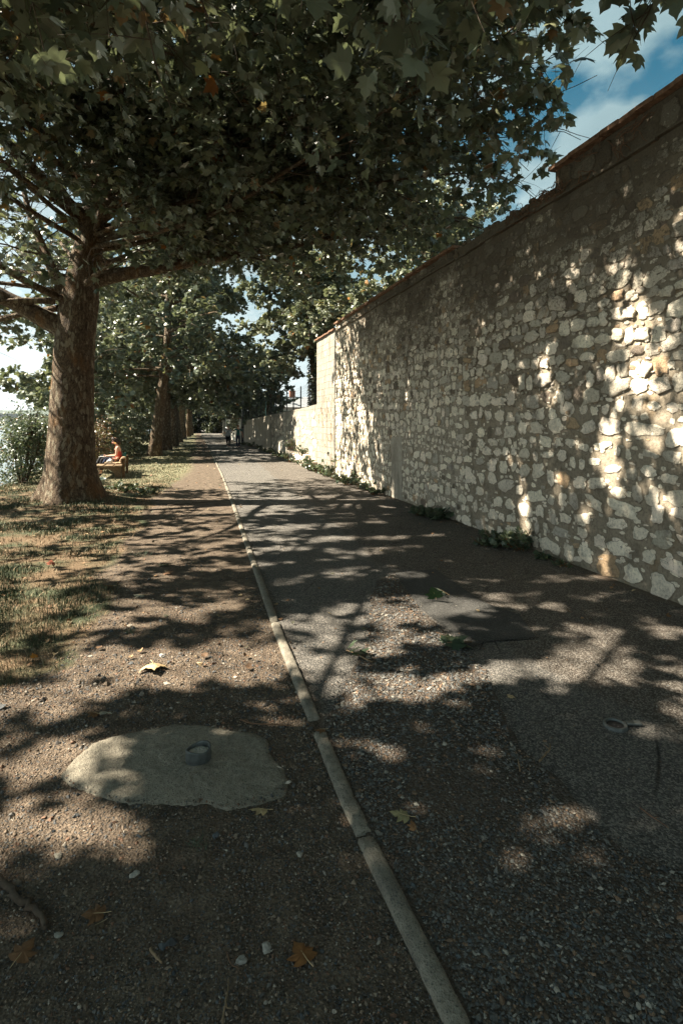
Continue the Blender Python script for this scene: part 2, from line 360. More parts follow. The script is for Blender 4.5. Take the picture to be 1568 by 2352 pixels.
def mat_ashlar():
    m = MT('pale limestone blocks'); n1 = m.noise(9, 6, .7); n3 = m.noise(42, 5, .7); st = m.noise(4, 5, .65, m.scale((1, 1, .18)))
    cv = m.N.new('ShaderNodeCombineXYZ'); m.L.new(m.math('ADD', m.sep(1), m.math('MULTIPLY', m.math('SUBTRACT', n1, .5), .05)), cv.inputs[0]); m.L.new(m.math('ADD', m.sep(2), m.math('MULTIPLY', m.math('SUBTRACT', m.noise(2.5, 3), .5), .12)), cv.inputs[1])
    br = m.N.new('ShaderNodeTexBrick'); m.L.new(cv.outputs[0], br.inputs[0]); br.inputs['Scale'].default_value = 1.0; br.inputs['Brick Width'].default_value = .46; br.inputs['Row Height'].default_value = .235; br.inputs['Mortar Size'].default_value = .010; br.inputs['Mortar Smooth'].default_value = .6; br.inputs['Bias'].default_value = .1; br.offset = .43
    br.inputs['Color1'].default_value = (.33, .308, .262, 1); br.inputs['Color2'].default_value = (.27, .25, .21, 1); br.inputs['Mortar'].default_value = (.225, .20, .16, 1)
    c = m.mix(m.ramp(n3, [(.3, .45), (.6, 0.0)]), br.outputs[0], (.14, .115, .085))
    c = m.mix(m.ramp(st, [(.50, 0.0), (.68, .75)]), c, (.13, .10, .07))
    c = m.mix(m.ramp(m.voro(7, 'F1', 'Distance', m.mix(.2, m.co, m.N.new('ShaderNodeTexNoise').outputs['Color'])), [(.06, .8), (.13, 0.0)]), c, (.11, .07, .04))
    m.set('Base Color', c).set('Roughness', .95); m.bump(n1, .03).bump(n3, .012).bump(m.math('MULTIPLY', br.outputs['Fac'], -1.0), .02); return m.m
M['ashlar'] = mat_ashlar()
M['tile'] = simple('terracotta coping', (.20, .115, .072), .9, .5, 14, .006)
M['metal_dark'] = simple('dark fence paint', (.02, .022, .02), .5, .3, 40)
M['metal_teal'] = simple('faded green paint', (.05, .12, .11), .5, .3, 40)
M['metal_grey'] = simple('galvanised iron', (.11, .12, .115), .55, .35, 25, .003, .5)
M['iron'] = simple('cast iron', (.035, .033, .032), .7, .4, 60, .003, .3)
M['wood'] = simple('weathered plank', (.20, .14, .082), .85, .4, 18, .006)
M['wood_dark'] = simple('bench post wood', (.12, .072, .038), .85, .4, 18, .006)
M['skin'] = simple('skin', (.62, .34, .235), .55, .06, 12)
M['hair_dark'] = simple('dark hair', (.035, .022, .016), .5, .4, 80, .004)
M['hair_grey'] = simple('grey blond hair', (.34, .26, .17), .6, .35, 80, .004)
M['hair_brown'] = simple('light brown hair', (.25, .14, .07), .6, .35, 80, .004)
M['cloth_coral'] = simple('coral cloth', (.62, .10, .07), .85, .12, 30)
M['cloth_black'] = simple('black cloth', (.014, .015, .018), .9, .3, 30)
M['cloth_navy'] = simple('navy cloth', (.02, .028, .06), .9, .3, 30)
M['cloth_teal'] = simple('teal cloth', (.025, .12, .105), .9, .2, 30)
M['cloth_white'] = simple('white cloth', (.72, .70, .66), .9, .12, 20, .004)
M['cloth_tan'] = simple('tan cloth', (.36, .25, .15), .9, .2, 20, .004)
M['paper'] = simple('paper', (.78, .77, .72), .8, .05, 10)
def mat_print():
    m = MT('speckled blouse'); v = m.noise(55, 3, .7)
    m.set('Base Color', m.ramp(v, [(.42, (.10, .11, .13)), (.52, (.42, .42, .42)), (.6, (.60, .60, .58))])); return m.m
M['cloth_print'] = mat_print()
M['plastic'] = simple('white plastic', (.36, .41, .37), .4, .1, 10)
M['dryleaf'] = mat_tint('dead leaf', .7, 30, .3, .002)
M['bridge'] = simple('bridge concrete', (.20, .21, .20), .9, .15, .3)
M['roof'] = simple('slate roof', (.24, .25, .26), .8, .15, 3)
M['brick'] = simple('chimney brick', (.30, .14, .09), .9, .3, 10)
M['wallwhite'] = simple('house render', (.60, .57, .50), .9, .1, 2)
M['truckwhite'] = simple('white paint', (.8, .8, .8), .4, .04, 1)
M['rubber'] = simple('rubber', (.02, .02, .02), .8, .2, 5)
M['redpaint'] = simple('red paint', (.5, .05, .03), .4, .1, 1)
M['hill'] = simple('wooded hills', (.042, .060, .038), 1, .35, .03)
def mat_water():
    m = MT('river water'); m.set('Base Color', (.10, .13, .13, 1)).set('Roughness', .12).set('Specular IOR Level', .6)
    m.bump(m.noise(1.2, 5, .6, m.scale((1, .35, 1))), .25, .5); return m.m
M['water'] = mat_water()

# ------------------------------------------------------------------ setting: ground, path, kerb, water, hills
KX = [-6, 1.55, 2.6, 4.8, 7.9, 13, 19.6, 38.2, 53, 80, 120]
KV = [.90, .814, .76, .77, .85, .99, 1.13, 1.335, 1.46, 1.65, 2.0]
def kerb_x(y): return np.interp(y, KX, KV)
WX_Y = [-6, 20.7, 34, 45, 60, 120]; WX_V = [4.92, 4.84, 4.9, 4.42, 4.4, 4.6]
def wall_x(y): return np.interp(y, WX_Y, WX_V)
def ground_z(X, Y):
    X = np.asarray(X, float); Y = np.asarray(Y, float)
    edge = -4.9 + 1.0 * (n2(Y, Y * 0, 5, 2, .12) - .5)
    d = np.clip((edge - X) / 6.5, 0, 1)
    z = -5.0 * d * d * (3 - 2 * d)
    und = (n2(X, Y, 3, 3, .6) - .5) * .14 * np.clip((kerb_x(Y) - .9 - X) / 1.2, 0, 1)
    mound = .14 * np.exp(-(((X + 2.6) ** 2 + (Y - 13.8) ** 2) / 1.6))
    fl = np.clip((X + 420) / -60, 0, 1); fb = np.clip((Y + .55 * X - 760) / 140, 0, 1)
    far = np.maximum(fl, fb * (X < 0))
    z = np.where(far > 0, np.maximum(z, -5 + 7.5 * far), z)
    z = z + und + mound * (X < 0)
    east = np.clip((X - 6) / 30, 0, 1)
    return z + east * .6
def build_ground():
    xs = np.concatenate([[-2500, -1500, -900, -600, -480, -450, -420, -380, -300, -200, -100, -50, -30, -20, -15, -13], np.arange(-12, -6, .4), np.arange(-6, 5.2, .14), [6, 8, 12, 20, 40, 100, 300, 900, 2500]])
    ys = np.concatenate([[-400, -100, -30, -10], np.arange(-4, 30, .16), np.arange(30, 80, .6), [85, 95, 110, 140, 200, 300, 450, 600, 700, 760, 820, 900, 1000, 1150, 1300, 1600, 2000, 3500]])
    X, Y, F = grid(xs, ys)
    Z = ground_z(X, Y)
    k = kerb_x(Y)
    wdt = np.interp(Y, [-5, 3.2, 4.6, 8, 14, 20, 60, 100], [9, 4.5, 1.75, 1.75, 1.85, 1.2, .8, .6])
    lawn = np.clip((k - wdt - X) / .5 + .5 + (n2(X, Y, 9, 3, 1.1) - .5) * 1.6, 0, 1)
    short = np.clip((Y - 16.5) / 3, 0, 1) * lawn * np.clip((X + 9) / 3, 0, 1)
    short = np.maximum(short, (X < -6.5) * 1.0)
    sand = ((Y + .55 * X > 745) & (Y + .55 * X < 860) & (X < -60)) * 1.0
    mb = MB(); mb.add(np.stack([X, Y, Z], 1), None, F, np.stack([lawn, short, sand], 1))
    tag(mb.build('ground', M['ground'], None, True), kind='structure')
build_ground()
def strip(name, xa, xb, ys, z, m, nx=14):
    mb = MB(); ys = np.asarray(ys); xs = np.linspace(0, 1, nx)
    U, Y, F = grid(xs, ys); A = xa(Y); B = xb(Y)
    X = A + (B - A) * U
    mb.add(np.stack([X, Y, np.zeros_like(X) + z], 1), None, F)
    return tag(mb.build(name, m), kind='structure')
YS = np.concatenate([np.arange(-5, 30, .25), np.arange(30, 121, 1.5)])
def build_road():
    ys = np.concatenate([np.arange(-5, 14, .12), np.arange(14, 40, .3), np.arange(40, 121, 1.5)]); U, Y, F = grid(np.linspace(0, 1, 36), ys)
    A = kerb_x(Y) + .02; B = wall_x(Y) + .1; X = A + (B - A) * U
    edge = kerb_x(Y) + 1.75 + .6 * (n2(Y, Y * 0, 21, 3, .9) - .5) + np.clip((6 - Y) * .12, 0, 1)
    warm = np.clip((X - edge) / .5 + .5, 0, 1) * np.clip((27 - Y) / 1.0, 0, 1)
    dk = X - A; dw = wall_x(Y) - X
    grit = np.maximum(np.exp(-dk / .16) * .8 * np.clip((9 - Y) / 6, .3, 1), np.exp(-dw / .28) * .85)
    mb = MB(); mb.add(np.stack([X, Y, np.zeros_like(X) + .004], 1), None, F, np.stack([warm, grit, warm * 0], 1))
    tag(mb.build('road', M['road']), kind='structure')
build_road()
def poly_sheet(name, px, z, m, jag=.05, seed=1, wob=.25):
    P = np.array([at(x, y)[:2] for x, y in px]); Q = []
    rng = np.random.default_rng(seed)
    for i in range(len(P)):
        a, b = P[i], P[(i + 1) % len(P)]; n = max(2, int(np.linalg.norm(b - a) / .06))
        for k in range(n): Q.append(a + (b - a) * k / n)
    Q = np.array(Q); Q = Q + np.stack([n2(Q[:, 0] * 9, Q[:, 1] * 9, seed, 3) - .5, n2(Q[:, 0] * 9, Q[:, 1] * 9, seed + 7, 3) - .5], 1) * 2 * jag
    me = bpy.data.meshes.new(name); me.from_pydata([(q[0], q[1], z) for q in Q], [], [list(range(len(Q)))]); me.update()
    if me.polygons[0].normal.z < 0: me.flip_normals()
    me.materials.append(m); o = bpy.data.objects.new(name, me); COL.objects.link(o)
    tag(o, kind='structure'); return Q
CHIP_PX = [(735, 1700), (800, 1560), (838, 1480), (850, 1390), (862, 1335), (905, 1322), (962, 1400), (1075, 1495), (1140, 1600), (1185, 1715), (1285, 1790), (1330, 1850), (1430, 1960), (1600, 2020), (1640, 2500), (1140, 2500), (930, 2120), (850, 1930), (770, 1780)]
DARK_PX = [(905, 1318), (1000, 1310), (1075, 1362), (1108, 1385), (1190, 1415), (1232, 1468), (1112, 1478), (1078, 1492), (965, 1400)]
CHIP = poly_sheet('road_chippings', CHIP_PX, .012, M['chip_bed'], .05, 3)
DARK = poly_sheet('road_patch', DARK_PX, .016, M['asphalt_dark'], .015, 5)
def inside(P, Q):
    x, y = P[:, 0], P[:, 1]; r = np.zeros(len(P), bool); j = len(Q) - 1
    for i in range(len(Q)):
        xi, yi = Q[i]; xj, yj = Q[j]
        if abs(yj - yi) > 1e-9: r ^= ((yi > y) != (yj > y)) & (x < (xj - xi) * (y - yi) / (yj - yi) + xi)
        j = i
    return r
def build_kerb():
    rng = np.random.default_rng(4); mb = MB(); y = -4.0
    gaps = [(3.22, 3.36), (2.34, 2.37), (5.05, 5.1)]
    while y < 75:
        L = rng.uniform(1.6, 2.6) if y < 16 else 4.0
        y1 = y + L
        for g0, g1 in gaps:
            if y < g0 < y1: y1 = g0
            elif g0 <= y < g1: y = g1
        ys = np.linspace(y, y1 - .004, 34 if y < 16 else 6); dx = rng.uniform(-.004, .004); dz = rng.uniform(-.005, .005)
        prof = np.array([[-.042, -.08], [-.040, .010], [-.034, .022], [-.018, .028], [.018, .027], [.033, .019], [.038, .007], [.041, -.08]])
        V = []
        for q in ys:
            s = .78 + .22 * (q < 16); x0 = float(kerb_x(q)) + dx
            e = 1.0 - .35 * max(0, 1 - min(q - y, y1 - q) / .03)
            pr = prof * [s, 1]; pr = pr + [0, dz]
            w = (n2(pr[:, 0] * 30 + q * 9, pr[:, 1] * 30 + q * 14, 8, 3) - .5) * .022
            V.append(np.stack([x0 + pr[:, 0] * (1 + w * 6), np.full(8, q), (pr[:, 1] + w) * np.where(pr[:, 1] > 0, e, 1)], 1))
        V = np.concatenate(V); n = 8; k = len(ys)
        F4 = [[i * n + j, (i + 1) * n + j, (i + 1) * n + j + 1, i * n + j + 1] for i in range(k - 1) for j in range(n - 1)]
        F3 = [[0, j, j + 1] for j in range(1, n - 1)] + [[(k - 1) * n, (k - 1) * n + j + 1, (k - 1) * n + j] for j in range(1, n - 1)]
        mb.add(V, F3, F4); y = y1
    tag(mb.build('kerb', M['concrete'], None, True), kind='structure')
build_kerb()
def build_water():
    mb = MB(); mb.add([[-460, -400, -2.9], [-5.5, -400, -2.9], [-5.5, 1500, -2.9], [-460, 1500, -2.9]], None, [[0, 1, 2, 3]])
    tag(mb.build('river', M['water']), kind='structure')
    rng = np.random.default_rng(2)
    xs = np.linspace(-1500, 900, 240); base = 34 + 16 * n2(xs, xs * 0, 4, 4, .004) + 5 * n2(xs, xs * 0, 6, 3, .05)
    mb = MB(); U, V_, F = grid(xs, np.array([0, .4, .8, 1, 1.3, 2]))
    hz = np.repeat(base, 6) * np.tile([0, .5, .9, 1, .9, 0], len(xs)) - 6
    mb.add(np.stack([U, 1750 + V_ * 200, hz], 1), None, F); tag(mb.build('hills', M['hill'], None, True), kind='structure')
build_water()
# EOF-PART-1
# ------------------------------------------------------------------ the tall stone wall and the low wall beyond it
def face_pos(y, z, h):
    """point on the wall's street face, h proud of it"""
    return wall_x(y) - h
def rubble(mb, y0, y1, z0, z1, seed, style, skip=None):
    rng = np.random.default_rng(seed); z = z0
    while z < z1 - .05:
        H = style(z)['h'] * rng.uniform(.7, 1.35); y = y0 + rng.uniform(0, .2)
        while y < y1:
            st = style(z + H / 2); asp = rng.choice([.7, 1.0, 1.35, 1.8], p=[.22, .34, .28, .16]) * rng.uniform(.85, 1.15)
            wd = H * asp; g = st['gap'] * rng.uniform(.7, 1.5)
            if rng.random() < st['miss']: y += wd * .8; continue
            hh = H * rng.uniform(.62, 1.05) - g * .5; ww = wd - g * .3
            cy_, cz = y + wd / 2, z + H / 2 + .05 * math.sin(y * 1.3 + z * 4) + rng.uniform(-.04, .04)
            if cz + hh / 2 < z1 and (skip is None or not skip(cy_, cz)):
                n = 16; th = np.arange(n) * 2 * math.pi / n + rng.uniform(0, .3)
                p = rng.uniform(2.4, 4.6)
                r = (np.abs(np.cos(th)) ** p + np.abs(np.sin(th)) ** p) ** (-1 / p)
                r = r * (1 + rng.normal(0, .11, n)) * (1 + .13 * np.cos(th * 2 + rng.uniform(0, 6)) * rng.random() + .12 * np.cos(th * 3 + rng.uniform(0, 6)) * rng.random())
                a = rng.uniform(-.22, .22); ca, sa = math.cos(a), math.sin(a)
                e, f = r * np.cos(th) * ww / 2, r * np.sin(th) * hh / 2
                e, f = e * ca - f * sa, e * sa + f * ca
                pr = st['proud'] * rng.uniform(.3, 1.5)
                V = []
                tilt = rng.normal(0, .09, 2)
                for sc, hgt in ((1.06, -.02), (1.03, .45), (.88, .86), (.55, 1.0)):
                    hv = (pr * hgt if hgt > 0 else -.02) + (rng.normal(0, .12, n) * pr if hgt > .4 else 0) + ((e * tilt[0] + f * tilt[1]) * .35 if hgt > 0 else 0)
                    ee, ff = cy_ + e * sc, cz + f * sc
                    V.append(np.stack([wall_x(ee) - hv, ee, ff], 1))
                V.append(np.array([[wall_x(cy_) - pr * rng.uniform(.85, 1.15), cy_, cz]]))
                V = np.concatenate(V)
                F4 = [[k * n + i, (k + 1) * n + i, (k + 1) * n + (i + 1) % n, k * n + (i + 1) % n] for k in range(3) for i in range(n)]
                F3 = [[3 * n + i, 4 * n, 3 * n + (i + 1) % n] for i in range(n)]
                ed = np.concatenate([np.zeros(n), np.full(n, .05), np.full(n, .5), np.ones(n), [1.0]])
                mb.add(V, F3, F4, np.column_stack([np.tile(st['col'](rng), (len(V), 1)), ed]))
            y += wd + g
        z += H + style(z)['gap'] * .35
def stone_col(pale, grey, ochre, dark):
    def f(rng):
        k = rng.choice(4, p=[pale, grey, ochre, dark]); b = rng.uniform(.8, 1.15)
        c = [(.78, .695, .56), (.48, .43, .35), (.46, .33, .205), (.19, .155, .12)][k]
        return np.array(c) * b * rng.uniform(.985, 1.015, 3)
    return f
def style_wall(z):
    if z < 2.15: return dict(h=.20, gap=.050, miss=.04, proud=.018, col=stone_col(.82, .12, .02, .04))
    if z < 3.5: return dict(h=.19, gap=.013, miss=.03, proud=.036, col=stone_col(.50, .38, .05, .07))
    return dict(h=.15, gap=.020, miss=.10, proud=.016, col=stone_col(.33, .42, .05, .20))
def mortar_face(mb, y0, y1, z0, z1, st, amp, seed, col=(.27, .228, .17), xoff=0.0):
    ys = np.arange(y0, y1 + st * .5, st); ys[-1] = y1; zs = np.linspace(z0, z1, max(2, int((z1 - z0) / st)))
    Y, Z, F = grid(ys, zs)
    d = (n2(Y, Z, seed, 4, 3.2) - .5) * amp * 2 + (n2(Y, Z, seed + 5, 3, 14) - .5) * amp
    X = wall_x(Y) + xoff - d
    F = F[:, ::-1]
    t = np.array(col)[None, :] * (.85 + .3 * n2(Y, Z, seed + 9, 3, 1.2))[:, None]
    mb.add(np.stack([X, Y, Z], 1), None, F, t)
def style_far(z):
    s = style_wall(z); s['h'] *= .82; s['gap'] *= (.62 if z < 2.15 else .8); s['proud'] *= .85; return s
Z_LEDGE = 4.95
def build_wall():
    root = empty('stone_wall', (4.9, 8, 0), 'tall old rubble stone wall running along the right side of the path', 'wall')
    root.location = (0, 0, 0)
    y0, y1 = -5.0, 17.9
    mb = MB(); mortar_face(mb, y0, 9.0, -.1, Z_LEDGE, .05, .014, 31); mortar_face(mb, 9.0, y1, -.1, Z_LEDGE, .05, .014, 31, (.36, .31, .24))
    mortar_face(mb, y0, 6.45, Z_LEDGE, 5.34, .05, .02, 33); mortar_face(mb, 6.45, 9.3, Z_LEDGE, 5.13, .05, .02, 34); mortar_face(mb, 9.3, y1, Z_LEDGE, 5.16, .05, .014, 35)
    # back face, end and top of the thickness
    for (a, b, zt) in ((y0, 6.45, 5.34), (6.45, 9.3, 5.13), (9.3, 17.9, 5.16)):
        xa, xb = float(wall_x(a)), float(wall_x(b))
        n = 30; ys = np.linspace(a, b, n); zt_ = zt + (n2(ys, ys * 0, 77, 3, 4) - .5) * (.07 if a == 6.45 else .01)
        V = np.concatenate([np.stack([wall_x(ys) - .005, ys, zt_], 1), np.stack([wall_x(ys) + .5, ys, zt_], 1), np.stack([wall_x(ys) + .5, ys, ys * 0 - .1], 1)])
        F = [[i, n + i, n + i + 1, i + 1] for i in range(n - 1)] + [[n + i, 2 * n + i, 2 * n + i + 1, n + i + 1] for i in range(n - 1)]
        mb.add(V, None, F, (.17, .145, .11))
        mb.add([[xb, b, Z_LEDGE - .2], [xb + .5, b, Z_LEDGE - .2], [xb + .5, b, zt], [xb, b, zt]], None, [[0, 1, 2, 3]], (.2, .17, .13))
    mb.build('mortar', M['mortar'], root, True)
    mb = MB()
    rubble(mb, y0, 8.6, .0, Z_LEDGE - .03, 41, style_wall)
    rubble(mb, 8.65, y1, .0, Z_LEDGE - .03, 42, style_far, lambda y, z: 12.0 < y < 12.7 and z < 1.5)
    def filler(z):
        s = style_wall(z); s.update(h=.075, gap=.035, miss=.62 if z < 2.15 else .25, proud=s['proud'] * .42); return s
    rubble(mb, 2.5, y1, .02, Z_LEDGE - .05, 46, filler, lambda y, z: 12.0 < y < 12.7 and z < 1.5)
    band = lambda z: dict(h=.15, gap=.03, miss=.15, proud=.02, col=stone_col(.45, .3, .1, .15))
    rubble(mb, y0, 6.4, Z_LEDGE + .03, 5.34, 43, lambda z: dict(h=.3, gap=.05, miss=.1, proud=.02, col=stone_col(.6, .3, .05, .05)))
    rubble(mb, 6.5, 9.25, Z_LEDGE + .02, 5.2, 44, band); rubble(mb, 9.3, y1, Z_LEDGE + .02, 5.2, 45, band)
    mb.build('stones', M['stone'], root, True)
    rng = np.random.default_rng(5)
    def ledge(a, b):
        mb = MB(); y = a
        while y < b:
            L = rng.uniform(.3, .55); L = min(L, b - y)
            if L < .05: break
            dz = .012 * math.sin(y * 2) + rng.uniform(-.008, .008); pj = rng.uniform(.04, .065)
            box(mb, (float(wall_x(y + L / 2)) - pj / 2 + .02, y + L / 2, Z_LEDGE + dz), (pj + .05, L - .003, .028), 0, np.array([.30, .26, .20]) * rng.uniform(.7, 1.1), .004, rng); y += L
        mb.build('ledge', M['mortar'], root)
    ledge(y0, y1)
    def coping(a, b, z, thick, name):
        mb = MB(); y = a
        while y < b - .02:
            L = min(rng.uniform(.22, .30), b - y)
            dz = rng.uniform(-.008, .008)
            box(mb, (float(wall_x(y + L / 2)) + .21 + rng.uniform(-.012, .012), y + L / 2, z + thick / 2 + dz), (.62, L - .006, thick), 0, None, .006, rng); y += L
        return mb.build(name, M['tile'], root)
    coping(y0, 6.5, 5.345, .055, 'coping'); coping(9.3, y1 + .0, 5.165, .05, 'coping')
    # pale dressed end of the wall, with a joint above the low wall
    mb = MB(); a, b = 17.9, 20.72
    mortar_face(mb, a, b, -.1, 5.0, .05, .006, 51, (.66, .60, .50), -.02)
    xa, xb = float(wall_x(a)) - .02, float(wall_x(b)) - .02
    mb.add([[xb, b, -.1], [xb + .5, b, -.1], [xb + .5, b, 5.0], [xb, b, 5.0], [xa + .5, a, -.1], [xa + .5, a, 5.0], [xa, a, 5.0], [xa, a, -.1]], None,
           [[0, 1, 2, 3], [1, 4, 5, 2], [3, 2, 5, 6], [7, 6, 5, 4]], (.6, .55, .46))
    e = mb.build('end_pier', M['ashlar'], root, True); e['label'] = 'pale smooth dressed end of the wall in full sun'
    mb = MB()
    rng2 = np.random.default_rng(8)
    for k in range(28):   # chipped blocks with rusty cavities
        y = rng2.uniform(18.1, 20.5); z = rng2.uniform(.3, 2.7); s = rng2.uniform(.04, .16)
        n = 9; th = np.arange(n) * 2 * math.pi / n; r = s * (.6 + .5 * rng2.random(n))
        V = np.stack([wall_x(y) - .030 + 0 * th, y + r * np.cos(th) * .8, z + r * np.sin(th)], 1); V2 = V.copy(); V2[:, 0] += .012; V2[:, 1] = y + (V2[:, 1] - y) * .6
        mb.add(np.vstack([V, V2, [[float(wall_x(y)) - .022, y, z]]]), [[n + i, n + (i + 1) % n, 2 * n] for i in range(n)], [[i, (i + 1) % n, n + (i + 1) % n, n + i] for i in range(n)], np.array([.40, .28, .17]) * rng2.uniform(.6, 1.2))
    mb.build('cavity', M['stone'], e, True)
    coping(17.9, 20.78, 5.005, .05, 'coping')
    mb = MB(); z = np.linspace(.05, 4.7, 40)
    tube(mb, np.stack([wall_x(17.93 + 0 * z) - .045 + .006 * np.sin(z * 3), 17.93 + .012 * (4.7 - z) + .01 * np.sin(z * 2.1), z], 1), .014, 6)
    mb.build('cable', M['metal_grey'], root, True)
    # rendered strip low on the wall
    mb = MB(); mortar_face(mb, 12.0, 12.7, 0, 1.5, .05, .005, 61, (.27, .24, .19), -.012); mb.build('patch', M['render'], root, True)
    return root
wall = build_wall()
def low_top(y): return np.interp(y, [20.7, 23, 34, 45, 46, 60], [2.55, 2.48, 2.25, 1.9, 1.9, 2.1])
def build_low_wall():
    root = empty('low_wall', (0, 0, 0), 'lower weathered garden wall with wire fence on top, beyond the tall wall', 'wall')
    def section(a, b, m, name, amp, seed, col, st=.1):
        mb = MB(); ys = np.arange(a, b + st / 2, st); ys[-1] = b; U = np.linspace(0, 1, 26)
        Y, T, F = grid(ys, U); Z = -.1 + T * (low_top(Y) + .1)
        X = wall_x(Y) + .0 - (n2(Y, Z, seed, 4, 2.5) - .5) * amp * 2
        mb.add(np.stack([X, Y, Z], 1), None, F[:, ::-1], col)
        V = np.concatenate([np.stack([wall_x(ys) - .012, ys, low_top(ys)], 1), np.stack([wall_x(ys) + .35, ys, low_top(ys)], 1), np.stack([wall_x(ys) + .35, ys, ys * 0 - .1], 1)]); n = len(ys)
        mb.add(V, None, [[i, n + i, n + i + 1, i + 1] for i in range(n - 1)] + [[n + i, 2 * n + i, 2 * n + i + 1, n + i + 1] for i in range(n - 1)], col)
        return mb.build(name, m, root, True)
    section(20.74, 33.9, M['ashlar'], 'block_section', .02, 71, (.5, .45, .37))
    r = section(33.94, 45.4, M['render'], 'rendered_section', .006, 72, (.4, .36, .3)); r['label'] = 'smooth streaked concrete far section'
    mb = MB(); rng = np.random.default_rng(9)
    for y0_ in np.arange(20.9, 33.5, .01):
        if rng.random() < .17:
            zz = rng.uniform(.1, float(low_top(y0_)) - .25); h = rng.uniform(.12, .28); w = rng.uniform(.25, .6); n = 10
            th = np.arange(n) * 2 * math.pi / n + .3; r_ = (np.abs(np.cos(th)) ** 4 + np.abs(np.sin(th)) ** 4) ** -.25 * (1 + rng.normal(0, .06, n))
            yy = y0_ + r_ * np.cos(th) * w / 2; z_ = zz + r_ * np.sin(th) * h / 2; pr = rng.uniform(.005, .02)
            mb.add(np.concatenate([np.stack([wall_x(yy) + .02, yy, z_], 1), np.stack([wall_x(yy) - pr, y0_ + (yy - y0_) * .92, zz + (z_ - zz) * .92], 1)]), [[n, n + i, n + i + 1] for i in range(1, n - 1)][::-1], [[i, n + i, n + (i + 1) % n, (i + 1) % n] for i in range(n)], np.array([.52, .46, .37]) * rng.uniform(.6, 1.15))
    mb.build('blocks', M['stone'], root)
    # rendered buttress with a rounded top, and the broken plinth at its foot
    mb = MB(); ys = np.linspace(26.0, 29.4, 16); prof = np.array([[.0, 1.0], [.10, .98], [.22, .86], [.27, .70], [.30, -.1]])
    V = np.concatenate([np.stack([np.full(5, float(wall_x(y))) - prof[:, 0] + .01, np.full(5, y), prof[:, 1] * (1 + .06 * math.sin(y * 2))], 1) for y in ys])
    mb.add(V, None, [[i * 5 + j, i * 5 + j + 1, (i + 1) * 5 + j + 1, (i + 1) * 5 + j] for i in range(15) for j in range(4)], (.5, .45, .38))
    for k, y in ((0, ys[0]), (15, ys[-1])):
        mb.add(np.vstack([V[k * 5:k * 5 + 5], [[float(wall_x(y)) + .05, y, -.1]], [[float(wall_x(y)) + .05, y, 1.0]]]), [[0, 1, 6], [1, 2, 6], [2, 3, 6], [3, 5, 6], [3, 4, 5]], None, (.5, .45, .38))
    mb.build('buttress', M['render'], root)
    mb = MB()
    y = 20.6
    while y < 25.8:
        L = rng.uniform(.3, .6); h = rng.uniform(.32, .52)
        bbox(mb, (float(wall_x(y)) - .12, y + L / 2, h / 2 - .02), (.30, L - .01, h), .03, rng.uniform(-.05, .05), np.array([.58, .50, .40]) * rng.uniform(.75, 1.1)); y += L
    mb.build('plinth', M['stone'], root)
    return root
build_low_wall()
def build_fence():
    root = empty('wire_fence', (0, 0, 0), 'dark green wire mesh fence on posts along the top of the low wall', 'fence')
    ys = [21.05]
    while ys[-1] < 44: ys.append(ys[-1] + 1.9)
    for k, y in enumerate(ys):
        z0 = float(low_top(y)) - .05; x = float(wall_x(y)) + .16
        mb = MB(); bbox(mb, (x, y, z0 + .54), (.05, .05, 1.08), .008); mb.add([[x - .03, y - .03, z0 + 1.085], [x + .03, y - .03, z0 + 1.085], [x, y, z0 + 1.12], [x + .03, y + .03, z0 + 1.085], [x - .03, y + .03, z0 + 1.085]], [[0, 1, 2], [1, 3, 2], [3, 4, 2], [4, 0, 2]])
        p = mb.build('post', M['metal_teal' if k == 8 else 'metal_dark'], root)
        if k == 8: p['label'] = 'faded teal post'
    mb = MB()
    for a, b in zip(ys[:-1], ys[1:]):
        for q in np.linspace(.06, 1.0, 9):
            tube(mb, [[float(wall_x(a)) + .13, a, float(low_top(a)) + q], [float(wall_x(b)) + .13, b, float(low_top(b)) + q]], .0022, 3, None, False)
        for q in np.linspace(.03, .97, 14):
            y = a + (b - a) * q; x = float(wall_x(y)) + .13; z = float(low_top(y))
            tube(mb, [[x, y, z + .05], [x, y, z + 1.0]], .0018, 3, None, False)
    mb.build('wire_mesh', M['metal_dark'], root)
build_fence()
def build_far_walls():
    root = empty('boundary_wall', (0, 0, 0), 'sunlit pale plastered wall past the two walkers, ivy spilling over it', 'wall')
    mb = MB(); ys = np.linspace(46.5, 62, 40)
    U = np.linspace(0, 1, 10); Y, T, F = grid(ys, U); Z = -.1 + T * 2.15; X = 4.25 - .25 * (Y - 46.5) / 15 - (n2(Y, Z, 81, 3, 2) - .5) * .02
    mb.add(np.stack([X, Y, Z], 1), None, F[:, ::-1]); mb.build('plaster_face', M['wallwhite'], root, True)
    mb = MB(); box(mb, (4.38, 54.25, 2.07), (.42, 15.5, .06)); mb.build('coping', M['tile'], root)
    mb = MB(); box(mb, (4.45, 54.25, 1.0), (.3, 15.46, 2.06)); mb.build('core', M['render'], root)
    g = empty('gate_pier', (4.35, 69, 0), 'stone gate pier at the far end of the walls', 'pier')
    mb = MB(); bbox(mb, (0, 0, .85), (.55, .55, 1.9), .03); mb.build('shaft', M['render'], g)
    mb = MB(); bbox(mb, (0, 0, 1.86), (.68, .68, .12), .03); mb.build('cap', M['ashlar'], g)
    p = empty('utility_pole', (4.35, 46.0, 0), 'grey utility pole with metal bands at the end of the low wall', 'pole')
    mb = MB(); tube(mb, [[0, 0, -.2], [.0, 0, 2.5], [.02, 0, 5.6]], [.10, .09, .07], 12); mb.build('shaft', M['metal_grey'], p, True)
    for z in (1.35, 2.1):
        mb = MB(); lathe(mb, [[.098, z - .05], [.112, z - .05], [.112, z + .05], [.098, z + .05]], 14); mb.build('band', M['iron'], p)
build_far_walls()
